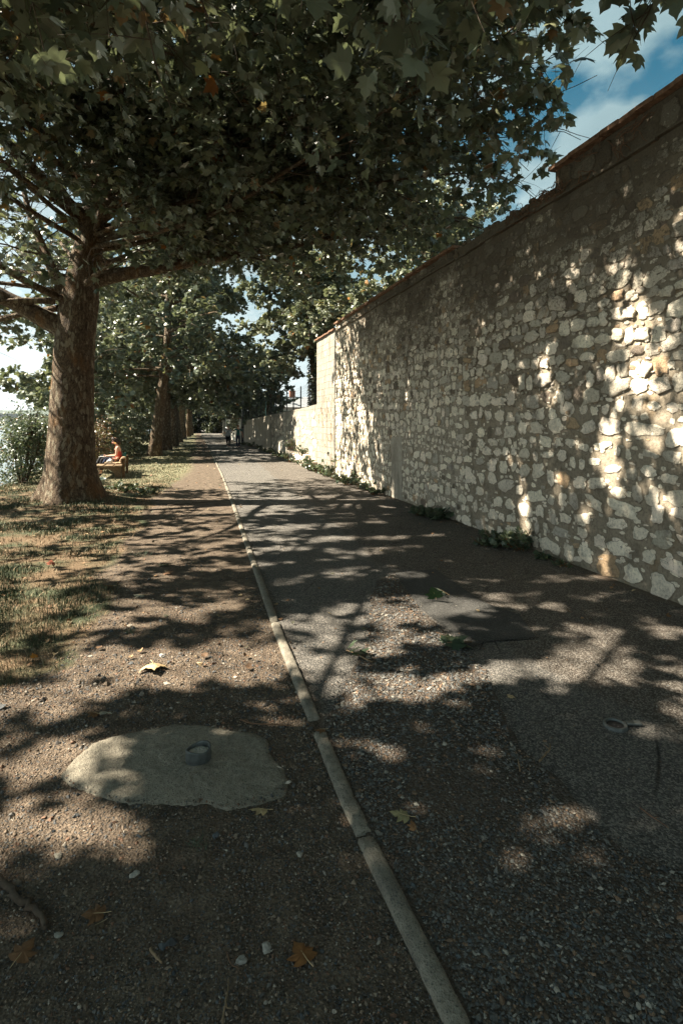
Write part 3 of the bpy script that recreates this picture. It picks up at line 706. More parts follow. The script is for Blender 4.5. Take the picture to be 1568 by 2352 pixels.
def build_house():
    h = empty('house', (13.4, 70, 0), 'distant pale house with slate roof and brick chimney behind the wire fence', 'house')
    mb = MB(); box(mb, (0, 0, 1.6), (8, 7, 4.0)); mb.build('wall', M['wallwhite'], h)
    mb = MB(); V = [[-4.3, -3.8, 3.55], [4.3, -3.8, 3.55], [4.3, 3.8, 3.55], [-4.3, 3.8, 3.55], [-4.3, 0, 5.0], [4.3, 0, 5.0]]
    mb.add(V, [[0, 4, 3], [1, 2, 5]], [[0, 1, 5, 4], [2, 3, 4, 5], [0, 3, 2, 1]]); r = mb.build('roof', M['roof'], h)
    mb = MB(); box(mb, (-.4, 0, 5.0), (.7, .6, 1.4)); box(mb, (-.4, 0, 5.74), (.8, .7, .1)); mb.build('chimney', M['brick'], r)
    for x in (-2.2, .6):
        mb = MB(); box(mb, (x, -3.52, 2.0), (.9, .08, 1.3)); w = mb.build('window', M['roof'], h)
        mb = MB(); box(mb, (x, -3.57, 1.32), (1.05, .1, .06)); mb.build('sill', M['ashlar'], w)
build_house()
# ------------------------------------------------------------------ trees, shrubs and their leaves
LEAF_HI = np.array([[0, 0], [.10, -.07], [.26, -.05], [.47, .03], [.60, .16], [.50, .20], [.40, .27], [.52, .36], [.66, .60], [.52, .57], [.40, .56], [.27, .57], [.30, .72], [.22, .82], [.10, .93], [0, 1.12]])
def leaf_template(lod):
    if lod == 'hi':
        r = LEAF_HI; o = np.vstack([r, (r[1:-1] * [-1, 1])[::-1]]); c = [[0, .40]]
    elif lod == 'mid':
        r = np.array([[0, 0], [.34, -.03], [.58, .16], [.42, .28], [.64, .58], [.28, .58], [.0, 1.1]]); o = np.vstack([r, (r[1:-1] * [-1, 1])[::-1]]); c = [[0, .38]]
    elif lod == 'far':
        o = np.array([[0, 0], [.55, .12], [.60, .55], [0, 1.1], [-.60, .55], [-.55, .12]]); c = [[0, .4]]
    elif lod == 'oval':
        o = np.array([[0, 0], [.22, .3], [.2, .7], [0, 1.0], [-.2, .7], [-.22, .3]]); c = [[0, .5]]
    p = np.vstack([o, c]); n = len(o)
    z = -.30 * np.abs(p[:, 0]) ** 1.3 * 1.0 - .16 * (p[:, 1] - .3) ** 2
    V = np.column_stack([p, z]); F = [[n, i, (i + 1) % n] for i in range(n)]
    return V, np.array(F)
def leaves(mb, P, A, Nn, size, lod, rng, tint=None, curl=.5):
    """P base points, A blade axes, Nn blade normals"""
    T, F = leaf_template(lod); m, k = len(P), len(T)
    if m == 0: return
    A = A / (np.linalg.norm(A, axis=1)[:, None] + 1e-9)
    Sd = np.cross(A, Nn); Sd /= np.linalg.norm(Sd, axis=1)[:, None] + 1e-9; Nn = np.cross(Sd, A)
    cz = 1 + rng.normal(0, curl, m)
    V = P[:, None, :] + size[:, None, None] * (T[None, :, 0, None] * Sd[:, None, :] * .98 + T[None, :, 1, None] * A[:, None, :] + T[None, :, 2, None] * cz[:, None, None] * Nn[:, None, :])
    t = rng.random(m) if tint is None else tint
    C = np.repeat(np.column_stack([t, t, t]), k, 0)
    mb.add(V.reshape(-1, 3), (F[None] + (np.arange(m) * k)[:, None, None]).reshape(-1, 3), None, C)
def grow(rng, p, d, L, n, wander, grav, up=0.0):
    P = [np.array(p, float)]; d = np.array(d, float); d /= np.linalg.norm(d)
    for i in range(n):
        d = d + rng.normal(0, wander, 3) + np.array([0, 0, up - grav * (i / n)]); d /= np.linalg.norm(d)
        P.append(P[-1] + d * L / n)
    return np.array(P)
def foliate(rng, limbs, opt, keep=None, full=None):
    """secondaries, twigs and leaf positions for a list of (points, r0) limbs; `full` says which leaves stay"""
    wood = MB(); SEC, TW, LP, LA, LI = [], [], [], [], []
    for P, r0, leafy in limbs:
        L = np.sum(np.linalg.norm(np.diff(P, axis=0), axis=1)); ns = max(3, int(L * opt['sec']))
        for s in range(ns):
            f = leafy + (1 - leafy) * (s + rng.random()) / ns; q = f * (len(P) - 1); i = min(int(q), len(P) - 2)
            b = P[i] + (P[i + 1] - P[i]) * (q - i); t = P[i + 1] - P[i]; t /= np.linalg.norm(t)
            sd = np.cross(t, [0, 0, 1]); sd /= np.linalg.norm(sd) + 1e-9
            ang = rng.uniform(.5, 1.25) * (1 if s % 2 else -1)
            d = t * math.cos(ang) + sd * math.sin(ang) + np.array([0, 0, rng.uniform(-.35, .55)])
            if f > .93: d = t + rng.normal(0, .3, 3)
            l2 = opt['l2'] * rng.uniform(.6, 1.25) * (1.15 - .5 * f)
            if keep is not None and not keep(b[None] + d[None] * l2 * .5)[0]: continue
            Q = grow(rng, b, d, l2, 6, .14, opt['grav2']); SEC.append((Q, max(.010, r0 * .2)))
            nt = opt['ter']
            for k in range(nt):
                g = .2 + .8 * (k + rng.random()) / nt; qi = g * 6; ii = min(int(qi), 5); b3 = Q[ii] + (Q[ii + 1] - Q[ii]) * (qi - ii)
                t3 = Q[ii + 1] - Q[ii]; t3 /= np.linalg.norm(t3)
                d3 = t3 * .7 + rng.normal(0, .65, 3) + np.array([0, 0, -.12])
                T3 = grow(rng, b3, d3, opt['l3'] * rng.uniform(.55, 1.3), 4, .2, .35)
                nl = rng.poisson(opt['nl']); u = rng.uniform(.15, 1, nl) * 4; iu = np.minimum(u.astype(int), 3)
                LP.append(T3[iu] + (T3[iu + 1] - T3[iu]) * (u - iu)[:, None]); LA.append(np.repeat((d3 / np.linalg.norm(d3))[None], nl, 0))
                LI.append(np.full(nl, len(TW))); TW.append((T3, len(SEC) - 1))
    P = np.concatenate(LP); A = np.concatenate(LA); I = np.concatenate(LI)
    ok = full(P) if full is not None else np.ones(len(P), bool)
    cnt = np.bincount(I, ok.astype(float), len(TW)); tot = np.maximum(np.bincount(I, None, len(TW)), 1); alive = cnt / tot > .35
    sec_alive = np.bincount([t[1] for t in TW], alive.astype(float), len(SEC))
    if opt.get('twigs', True):
        for (T3, s), a in zip(TW, alive):
            if a: tube(wood, T3, [.006, .005, .004, .003, .002], 3, None, False)
    for (Q, r), a in zip(SEC, sec_alive):
        if a >= 2: tube(wood, Q, np.linspace(r, .005, 7), 4, None, False)
    ok &= alive[I]; P, A = P[ok], A[ok]
    m = len(P); out = rng.normal(0, .8, (m, 3)); A = A * .6 + out; A[:, 2] = A[:, 2] * .5 - rng.uniform(.1, .9, m)
    A /= np.linalg.norm(A, axis=1)[:, None]
    P = P + A * .07 * rng.uniform(.4, 1.6, m)[:, None]
    Nn = rng.normal(0, .55, (m, 3)) + np.array([0, 0, .8])
    return wood, P, A, Nn
def trunk_mesh(rng, P, rad, flare, n=56, rough=.03, seed=1, lobes=None):
    """bark-covered stem swept along P, with buttressed flare at the foot"""
    mb = MB(); P = np.asarray(P, float); rad = np.asarray(rad, float)
    s = np.concatenate([[0], np.cumsum(np.linalg.norm(np.diff(P, axis=0), axis=1))]); k = max(12, int(s[-1] / .07))
    q = np.linspace(0, s[-1], k); Pi = np.stack([np.interp(q, s, P[:, i]) for i in range(3)], 1); ri = np.interp(q, s, rad)
    # smooth the centre line
    for _ in range(int(k * .3)): Pi[1:-1] = (Pi[:-2] + 2 * Pi[1:-1] + Pi[2:]) / 4; ri[1:-1] = (ri[:-2] + 2 * ri[1:-1] + ri[2:]) / 4
    T, A, B = frames(Pi); th = np.arange(n) * 2 * math.pi / n
    lob = 1 + flare * np.exp(-q / .42)[:, None] * (.75 + .5 * np.cos(th * 5 + seed) + .35 * np.cos(th * 3 + 2 * seed))[None, :] + .6 * flare * np.exp(-q / .9)[:, None]
    r = ri[:, None] * lob
    V = Pi[:, None, :] + r[:, :, None] * (np.cos(th)[None, :, None] * A[:, None] + np.sin(th)[None, :, None] * B[:, None])
    V = V.reshape(-1, 3); nz = (fbm(V * [5, 5, 2.6], seed, 4) - .5) * rough * 2 + (fbm(V * [16, 16, 9], seed + 5, 3) - .5) * rough
    nrm = V - np.repeat(Pi, n, 0); nrm /= np.linalg.norm(nrm, axis=1)[:, None] + 1e-9
    V = V + nrm * nz[:, None] * np.repeat(np.clip(ri / ri[0], .25, 1), n)[:, None]
    i, j = np.meshgrid(np.arange(k - 1), np.arange(n), indexing='ij'); i = i.ravel(); j = j.ravel(); j2 = (j + 1) % n
    mb.add(V, None, np.stack([i * n + j, i * n + j2, (i + 1) * n + j2, (i + 1) * n + j], 1))
    return mb
def auto_limbs(rng, stem, z0, z1, nl, Lf, r_in, low_el=.1, az0=0.0):
    """primary limbs spiralling up the stem; Lf(u, az) gives the length"""
    out = []; sz = stem[:, 2]
    for k in range(nl):
        u = (k + rng.random() * .5) / nl; z = z0 + (z1 - z0) * u; p = np.array([np.interp(z, sz, stem[:, 0]), np.interp(z, sz, stem[:, 1]), z])
        az = az0 + k * 2.39996 + rng.normal(0, .2); el = low_el + 1.0 * u ** 1.2
        L = Lf(u, az) * rng.uniform(.88, 1.1)
        P = grow(rng, p, [math.cos(az) * math.cos(el), math.sin(az) * math.cos(el), math.sin(el)], L, 10, .08, .16 * (1 - u) + .04, .05)
        out.append((P, r_in * (1 - .6 * u), .10))
    return out
def sun_gaps(w, cut):
    """where the crown is open to the low sun: leaves left out along the light to place the sun patches below"""
    xg = w[:, 0] + .963 * w[:, 2]; yg = w[:, 1] - .27 * w[:, 2]
    f = fbm(np.stack([xg * .75 + .25 * yg, yg * 4.2, w[:, 2] * .10], 1) + 50, 5, 4)
    d = -(w[:, 0] + 3.05); zh = w[:, 2] - 1.04 * d; yh = w[:, 1] - .28 * d
    trunk_sun = (d > -.2) & (np.abs(yh - 13.8) < .85) & (zh > -.3) & (zh < 4.8) & (fbm(np.stack([yh * 3, zh * 1.4, d * .1], 1), 9, 2) < .70)
    near = np.clip((2.3 - yg) / .5, 0, 1) * .3
    band = lambda a, b, v, s: np.clip((v - a) / s, 0, 1) * np.clip((b - v) / s, 0, 1)
    open_ = .13 * band(2.2, 6.0, yg, .4) * np.clip((xg + 1.6) / .8, .2, 1) + .09 * band(5.6, 13.5, yg, .6) * np.clip((xg + .5) / 1, 0, 1)
    open_ = open_ * np.clip((5.6 - xg) / .8, 0, 1) - .045 * np.clip((xg - 5.0) / 1.0, 0, 1)
    clear = (yg > 17.4) & (yg < 25.2) & (xg > -3) & (xg < 6)
    shade = .13 * band(4.5, 12, yg, 1) * np.clip((-.8 - xg) / .6, 0, 1)
    return ~trunk_sun & ~clear & (f < cut + near + shade - open_)  # crown shaped for the light: leaves dropped where sun should come through
def make_tree(name, label, group, seed, base, stem, srad, flare, limbs_fn, opt, lod, size, leafm, keep=None, hi=None, rough=.03, tn=40):
    rng = np.random.default_rng(seed)
    root = empty(name, base, label, 'tree', group)
    stem = np.asarray(stem, float)
    trunk_mesh(rng, stem, srad, flare, tn, rough, seed).build('trunk', M['bark'], root, True)
    limbs = limbs_fn(rng, stem); reach = opt.get('reach')
    if reach: limbs = [(P[:max(4, int(np.argmax(np.append(~keep(P) & (np.arange(len(P)) > 2) & (P[:, 0] + base[0] > -1.5), True))))], r0, lf) for P, r0, lf in limbs]
    for P, r0, leafy in limbs:
        if r0 > .035:
            trunk_mesh(rng, P, np.linspace(r0, .008, len(P)), 0.25 if r0 > .1 else 0, 12, .012, seed).build('limb', M['bark'], root, True)
    lim2 = list(limbs) + [(stem[int(len(stem) * .7):], srad[-1], .3)]
    def full(P):
        k = keep(P) if keep is not None else np.ones(len(P), bool)
        return k & sun_gaps(P + np.array(base), opt['holes']) if opt.get('holes') else k
    wood, P, A, Nn = foliate(rng, lim2, opt, keep, full)
    wood.build('twigs', M['twig'], root)
    mb = MB(); sz = size * np.clip(rng.normal(1, .22, len(P)), .5, 1.5)
    if hi is not None:
        h = hi(P)
        leaves(mb, P[h], A[h], Nn[h], sz[h], 'hi', rng); leaves(mb, P[~h], A[~h], Nn[~h], sz[~h], lod, rng)
    else: leaves(mb, P, A, Nn, sz, lod, rng)
    LC.append(len(P))
    mb.build('crown', M[leafm], root)
    return root
LC = []
GT = 'plane trees in a row beside the path'
# --- the near tree (its world base is B1)
B1 = np.array([-2.62, 13.8, .02])
def stem1():
    return [[0, 0, -.15], [0, 0, .6], [.02, 0, 1.6], [.04, 0, 2.8], [.10, 0, 3.9], [.22, 0, 4.9], [.40, .0, 6.0], [.62, .05, 7.3], [.7, .1, 9.2], [.6, .2, 11.5], [.7, .2, 14.0], [.6, .3, 16.5]]
def limbs1(rng, stem):
    out = []
    def L(p, az, el, ln, r, grav=.1, up=.05, leafy=.1):
        out.append((grow(rng, p, [math.cos(az) * math.cos(el), math.sin(az) * math.cos(el), math.sin(el)], ln, 10, .07, grav, up), r, leafy))
    L([-.05, 0, 3.95], R(187), R(22), 7.6, .20, .14, .04, .3)          # stout left limb
    L([.3, -.05, 5.1], R(-8), R(14), 9.2, .16, .15, .05, .12)          # right limb over the path
    L([-.05, .1, 4.6], R(150), R(62), 5.5, .13, .05, .03)
    L([.5, .0, 6.4], R(200), R(30), 9, .14)
    L([.55, 0, 6.6], R(-35), R(18), 10.5, .15, .14, .06)
    L([.5, 0, 6.2], R(-75), R(8), 9, .065, .12, .05)
    L([.5, 0, 6.9], R(-110), R(14), 9.5, .065, .13, .05)
    L([.6, 0, 7.2], R(30), R(18), 9.6, .14, .14, .06)
    L([.6, 0, 7.6], R(-145), R(20), 10, .08, .12, .06)
    L([.65, 0, 8.1], R(-15), R(22), 10.6, .14, .12, .06)
    L([.6, 0, 7.9], R(95), R(20), 6.2, .12, .12, .06)
    L([.65, 0, 8.8], R(-60), R(22), 10.2, .07, .12, .06)
    out += auto_limbs(rng, stem, 9.5, 15, 8, lambda u, az: 8.3 - 4.6 * u, .12, .35, 1.0)
    for k, (z, az, el, ln) in enumerate([(6.4, 12, 14, 9.5), (6.8, -30, 14, 10.2), (7.0, 45, 14, 8.0), (5.5, 110, 8, 6.0), (5.2, 140, 4, 6.2), (4.8, 165, 10, 7.0), (7.6, -36, 10, 11.2), (8.2, -42, 12, 11.2), (8.6, -28, 10, 11), (7.2, -20, 8, 10.8), (9.0, -38, 14, 11), (9.4, -14, 10, 10.6), (5.9, -40, 5, 12.2), (6.2, -33, 6, 12.4), (6.5, -46, 6, 12.2), (6.9, -37, 7, 12.6), (6.0, -27, 5, 11.8), (5.8, -16, 5, 10.4), (6.4, -8, 6, 10), (7.4, -42, 6, 12.4), (6.1, -36, 3, 12), (6.9, -85, 14, 7), (7.3, -100, 14, 6.5), (6.4, -120, 12, 6), (6.0, 240, 6, 8.6), (6.6, 252, 6, 8.8), (7.0, 264, 8, 8.4), (6.3, 228, 6, 8.4), (7.6, 246, 10, 8.6)]):
        L([.3, 0, z], R(az), R(el), ln, .06, .12, .05, .08)
    L([-.3, .2, 4.5], R(160), R(-4), 4.2, .08, .2, .0, .25)
    L([-.3, -.1, 4.6], R(188), R(-2), 4.0, .08, .22, .0, .3)
    L([.65, 0, 9.6], R(-25), R(16), 10.4, .12, .10, .06)
    L([.65, 0, 10.2], R(-50), R(18), 10.0, .07, .10, .06)
    L([.65, 0, 9.2], R(5), R(20), 10.0, .12, .10, .06)
    L([.6, 0, 8.3], R(225), R(15), 9.6, .12, .10, .06)
    L([.6, 0, 9.0], R(180), R(20), 9.6, .12, .10, .06)
    L([.2, 0, 4.9], R(-60), R(10), 6.0, .09, .12, .03)
    L([.0, 0, 4.6], R(235), R(12), 5.6, .09, .12, .03)
    L([.3, 0, 5.6], R(70), R(12), 5.2, .09, .12, .03)
    return out
def keep1(p):
    w = p + B1
    x, y, z = w[:, 0], w[:, 1], w[:, 2]
    r = (x < np.minimum(6.9, 4.75 + .52 * (y - 6.0)) + .25 * np.sin(z * 3) + .1 * np.sin(y * 7)) & (z > np.where(x < -3.4, 3.7, 3.1) + .5 * np.sin(x * 1.3 + y)) & (y < 21.5 + .5 * np.sin(x * 2 + z))
    r &= ~((z < 5.4 + .4 * np.sin(x * 2.3)) & (y < 14.5) & (x > -1.6)) & ~((z < 4.6) & (y < 12.6) & (x > -3.4)) & ~((x > -4.2) & (x < -1.6) & (y < 13.6) & (z < 4.6))
    return r
make_tree('plane_tree', 'nearest thick mottled plane tree with stout left limb, beside the bench', GT, 11, B1, stem1(), [.52, .485, .455, .44, .43, .40, .30, .25, .22, .16, .11, .05], .55, limbs1,
          dict(sec=3.0, l2=2.3, grav2=.2, ter=10, l3=.75, nl=7.5, reach=7.0, holes=.60), 'mid', .136, 'leaf', keep1, lambda p: np.linalg.norm(p + B1 - [0, 0, CAMH], axis=1) < 9.5, .035, 72)
# --- the tree behind and left of the camera, whose branches hang over the foreground
B0 = np.array([-5.0, 3.0, 0])
def limbs0(rng, stem):
    out = []
    def L(p, az, el, ln, r, grav=.1, up=.05, leafy=.07):
        out.append((grow(rng, p, [math.cos(az) * math.cos(el), math.sin(az) * math.cos(el), math.sin(el)], ln, 10, .06, grav, up), r * .28, leafy))
    for k, az in enumerate((75, 45, 26, 12, 0, -25, 120, 165, 210, 250, 300)):
        L([.1, .1, 5.0 + .25 * k], R(az), R(14), (12.4 if az in (26, 12, 45) else 10.6) if az < 100 else 9, .15, .11, .05)
    for k, az in enumerate((60, 30, 18, 5, -20, 110, 190, 240)):
        L([.2, .2, 6.6 + .3 * k], R(az), R(22), 10.8, .13, .12, .06)
    for z, az, el, ln in ((6.4, -12, 12, 4.2), (7.0, 22, 14, 4.5), (7.8, -30, 14, 4.5), (8.3, 6, 14, 4.8), (5.3, 92, 10, 6.8), (6.4, 104, 10, 7), (5.8, 80, 8, 6.6), (7.2, 96, 12, 7), (5.0, 2, 3, 9.3), (5.2, 9, 4, 9.6), (5.1, -5, 3, 9.0)): L([.1, .1, z], R(az), R(el), ln, .12, .09, .04)
    out += auto_limbs(rng, stem, 8, 14, 9, lambda u, az: 8.6 - 4.6 * u, .06, .35, .4)
    return out
def keep0(p):
    w = p + B0; x, y, z = w[:, 0], w[:, 1], w[:, 2]
    v = (z - CAMH) / np.maximum(y * CS + x * SN, .3)
    u = (x * CS - y * SN) / np.maximum(y * CS + x * SN, .3)
    return (z > 4.2 + .3 * np.sin(x * 2 + y)) & ~((y > 0) & (u > -.8) & (v < .56 + .06 * np.sin(x * 2.2 + y) - .3 * np.clip(u - .05, 0, .4))) & (x < 4.6 + .3 * np.sin(y * 2)) & ~((u > .40) & (u < .9) & (y > 0) & (v < .70 + .05 * np.sin(x * 9))) & (np.linalg.norm(w - [0, 0, CAMH], axis=1) > 2.6)
make_tree('plane_tree', 'overhanging plane tree whose big leaves hang dark across the top of the picture', GT, 23, B0,
          [[0, 0, -.1], [0, 0, 2], [.05, 0, 4.5], [.15, .1, 7], [.2, .15, 10], [.2, .2, 16]], [.48, .43, .40, .28, .2, .05], .4, limbs0,
          dict(sec=2.8, l2=2.3, grav2=.15, ter=9, l3=.75, nl=6, reach=6.4, holes=.60), 'mid', .165, 'leaf', keep0, lambda p: np.linalg.norm(p + B0 - [0, 0, CAMH], axis=1) < 8, .03, 40)
# --- the row beyond
def far_tree(seed, label, base, H, lean, r, rad, low, nleaf=11):
    st = [[0, 0, -.1], [lean * .3, 0, 1.6], [lean * .65, 0, 3.2], [lean, 0, 4.8], [lean * 1.3, 0, 7], [lean * 1.3, 0, 10], [lean * 1.2, 0, H]]
    def lf(rng, stem):
        o = auto_limbs(rng, stem, low, H * .95, 22, lambda u, az: rad * (1.0 - .58 * u), .11, -.05, seed)
        for k in range(7):
            az = rng.uniform(0, 6.28); o.append((grow(rng, [lean * .8, 0, low + rng.uniform(-.3, .8)], [math.cos(az), math.sin(az), .12], rad * .85, 8, .09, .22, .03), .06, .3))
        return o
    kp = lambda p: (p[:, 2] > 2.5 + np.maximum(np.clip(p[:, 0] + base[0] - .5, 0, 1.2), 1.5 * np.exp(-(p[:, 0] / 2.6) ** 2) * (p[:, 1] < 1.5)) + .5 * np.sin(p[:, 0] * 1.7 + p[:, 1] * 2.1)) & (p[:, 1] + base[1] - .27 * p[:, 2] > 25 + .5 * np.sin(p[:, 0] * 2))
    return make_tree('plane_tree', label, GT, seed, base, st, [r, r * .88, r * .8, r * .72, r * .5, r * .35, .05], .3, lf,
                     dict(sec=1.9, l2=2.0, grav2=.2, ter=7, l3=.75, nl=nleaf, twigs=False), 'far', .19, 'leaf', kp, None, .03, 32)
ta = far_tree(31, 'second plane tree of the row, its trunk leaning right over the lawn', (-1.75, 30.6, 0), 15, .55, .33, 6.6, 4.4)
tb = far_tree(37, 'straight plane trunk close behind the leaning one', (-1.43, 37, 0), 15, .1, .33, 6.0, 4.2)
for k, (x, y, rz, s, src, lab) in enumerate([(-1.07, 41.7, 1.1, 1.05, tb, 'stout plane tree fourth along the row'), (-.86, 49.6, 2.5, 1.0, ta, 'fifth plane tree along the row, half hidden behind the stout one'),
        (-.60, 58.9, 4.0, 1.1, tb, 'sixth plane tree along the row, by the far sunlit path'), (-.05, 66, 5.1, .95, ta, 'seventh plane tree along the row, slim and distant'), (.25, 72.5, 3.1, 1.0, tb, 'last and smallest looking plane trunk of the row')]):
    c = copy_tree(src); c.location = (x, y, 0); c.rotation_euler = (0, 0, rz); c.scale = (s, s, s); c['label'] = lab
# --- trees behind the low wall and at the far end
def bushy(name, label, cat, seed, base, H, rad, low, leafm, lod='far', size=.16, nl=8, group=None, trunk=.12, nlimb=18, sec=2.2, stems=1, spread=.0, ter=6, grav=.12, l2=1.2, keep=None):
    rng = np.random.default_rng(seed); root = empty(name, base, label, cat, group)
    limbs = []
    for s in range(stems):
        az = rng.uniform(0, 6.28) if stems > 1 else 0
        st = grow(rng, [0, 0, -.1], [spread * math.cos(az), spread * math.sin(az), 1], H * (1 if s == 0 else rng.uniform(.6, 1)), 8, .05, 0, .06)
        trunk_mesh(rng, st, np.linspace(trunk, .02, 9), .2, 12, .01, seed).build('trunk' if cat == 'tree' else 'stem', M['bark'] if cat == 'tree' else M['twig'], root, True)
        limbs += auto_limbs(rng, st, low, st[-1, 2] * .97, max(3, nlimb // stems), lambda u, az_: rad * (.5 + 1.1 * u - 1.25 * u * u), max(.02, trunk * .35), .15, s * 1.3)
        limbs.append((st[3:], trunk * .4, .2))
    wood, P, A, Nn = foliate(rng, limbs, dict(sec=sec, l2=l2, grav2=grav, ter=ter, l3=.5, nl=nl, twigs=False))
    if keep is not None: k = keep(P + np.array(base)); P, A, Nn = P[k], A[k], Nn[k]
    wood.build('twigs', M['twig'], root)
    mb = MB(); leaves(mb, P, A, Nn, size * np.clip(rng.normal(1, .2, len(P)), .5, 1.5), lod, rng); mb.build('crown' if cat == 'tree' else 'foliage', M[leafm], root)
    return root
bushy('garden_tree', 'slender ivy clad tree standing behind the wire fence at the end of the tall wall', 'tree', 51, (5.75, 25.5, 0), 9.5, 4.2, 4.6, 'leaf_pale', 'far', .165, 13, 'trees behind the wall', .15, 20, 2.2, l2=1.6)
bushy('garden_tree', 'pale leaved tree rising over the tiled coping of the tall wall', 'tree', 53, (9.0, 21, 0), 10.5, 5.4, 4.5, 'leaf_pale', 'far', .165, 13, 'trees behind the wall', .18, 20, 2.0, l2=1.8)
bushy('garden_tree', 'broad pale tree behind the wire fence whose crown meets the plane row over the path', 'tree', 58, (7.4, 31, 0), 11, 5.2, 5.2, 'leaf_pale', 'far', .165, 13, 'trees behind the wall', .16, 22, 2.2, l2=1.7)
bushy('garden_tree', 'leafy tree behind the middle posts of the wire fence', 'tree', 55, (5.7, 44, 0), 6.5, 2.0, 1.6, 'leaf', 'far', .24, 8, 'trees behind the wall', .18, 20, 2.0, l2=1.8)
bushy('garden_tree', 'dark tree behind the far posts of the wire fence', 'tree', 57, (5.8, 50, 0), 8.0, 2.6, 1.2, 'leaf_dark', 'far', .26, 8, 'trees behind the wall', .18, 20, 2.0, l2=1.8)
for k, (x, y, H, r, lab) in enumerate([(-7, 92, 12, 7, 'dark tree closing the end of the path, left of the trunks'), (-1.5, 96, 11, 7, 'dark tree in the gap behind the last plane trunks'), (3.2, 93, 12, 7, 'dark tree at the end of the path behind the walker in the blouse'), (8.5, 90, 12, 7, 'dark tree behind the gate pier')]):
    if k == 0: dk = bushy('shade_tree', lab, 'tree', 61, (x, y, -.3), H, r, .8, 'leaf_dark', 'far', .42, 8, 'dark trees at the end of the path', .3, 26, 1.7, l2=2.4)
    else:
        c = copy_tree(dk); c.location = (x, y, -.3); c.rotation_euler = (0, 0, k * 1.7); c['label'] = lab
bushy('bank_tree', 'pale willow tree on the river bank behind the leaning plane', 'tree', 67, (-6.2, 44, -.6), 11, 5.5, 1.5, 'leaf_pale', 'far', .22, 9, 'trees on the river bank', .2, 24, 2.0, l2=1.8)
bushy('bank_tree', 'second bank willow, farther up the river', 'tree', 68, (-5.6, 60, -.6), 11, 5.5, 1.0, 'leaf', 'far', .26, 9, 'trees on the river bank', .2, 24, 2.0, l2=1.8)
bushy('bank_tree', 'pale bank tree mostly hidden behind the thick plane trunk', 'tree', 69, (-5.2, 26.6, -.4), 8.2, 4.2, 2.6, 'leaf_pale', 'far', .19, 9, 'trees on the river bank', .16, 22, 2.2, l2=1.5, keep=lambda w: ~((w[:, 1] - .27 * w[:, 2] < 25) & (w[:, 0] + .963 * w[:, 2] > -2.5)))
for k, (x, y, s, lab) in enumerate([(-3.4, 84, 1.0, 'dark bush under the far trees left of the path end'), (.6, 86, 1.1, 'dark bush under the far trees straight ahead'), (-7.5, 82, 1.2, 'dark bush under the far trees at the lawn end'), (4.6, 84, 1.1, 'dark bush under the far trees beside the gate pier')]):
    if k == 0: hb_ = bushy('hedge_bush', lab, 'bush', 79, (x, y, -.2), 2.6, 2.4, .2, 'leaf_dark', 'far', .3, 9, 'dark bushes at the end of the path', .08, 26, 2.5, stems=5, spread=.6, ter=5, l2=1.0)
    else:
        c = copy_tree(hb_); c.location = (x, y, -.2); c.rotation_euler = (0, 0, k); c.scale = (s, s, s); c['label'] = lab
# --- shrubs on the bank
bushy('shrub', 'tall twiggy green shrub at the water edge left of the thick trunk', 'shrub', 71, (-4.85, 18.6, -.2), 2.5, .8, .2, 'leaf_weed', 'oval', .085, 9, 'shrubs along the bank', .03, 26, 6, stems=9, spread=.32, ter=5, grav=.02, l2=.5)
bushy('shrub', 'rust coloured shrub right behind the thick trunk', 'shrub', 73, (-3.35, 21.6, -.05), 1.9, .9, .2, 'leaf_red', 'oval', .09, 7, 'shrubs along the bank', .03, 20, 6, stems=6, spread=.25, ter=4, grav=.05, l2=.45)
for k, (x, y, s, lab) in enumerate([(-4.1, 27.5, 1.0, 'pale rounded willow scrub behind the seated woman'), (-3.55, 31.5, 1.05, 'pale willow scrub left of the leaning trunk'), (-5.4, 24.2, .95, 'pale scrub hidden partly by the thick trunk'), (-3.6, 37, 1.1, 'pale scrub farther along the bank')]):
    if k == 0: sc = bushy('shrub', lab, 'shrub', 75, (x, y, -.2), 2.3, 1.7, .1, 'leaf_pale', 'oval', .13, 10, 'shrubs along the bank', .04, 30, 4.5, stems=8, spread=.45, ter=6, grav=.08, l2=.8)
    else:
        c = copy_tree(sc); c.location = (x, y, -.2); c.rotation_euler = (0, 0, k * 2.1); c.scale = (s, s, s); c['label'] = lab
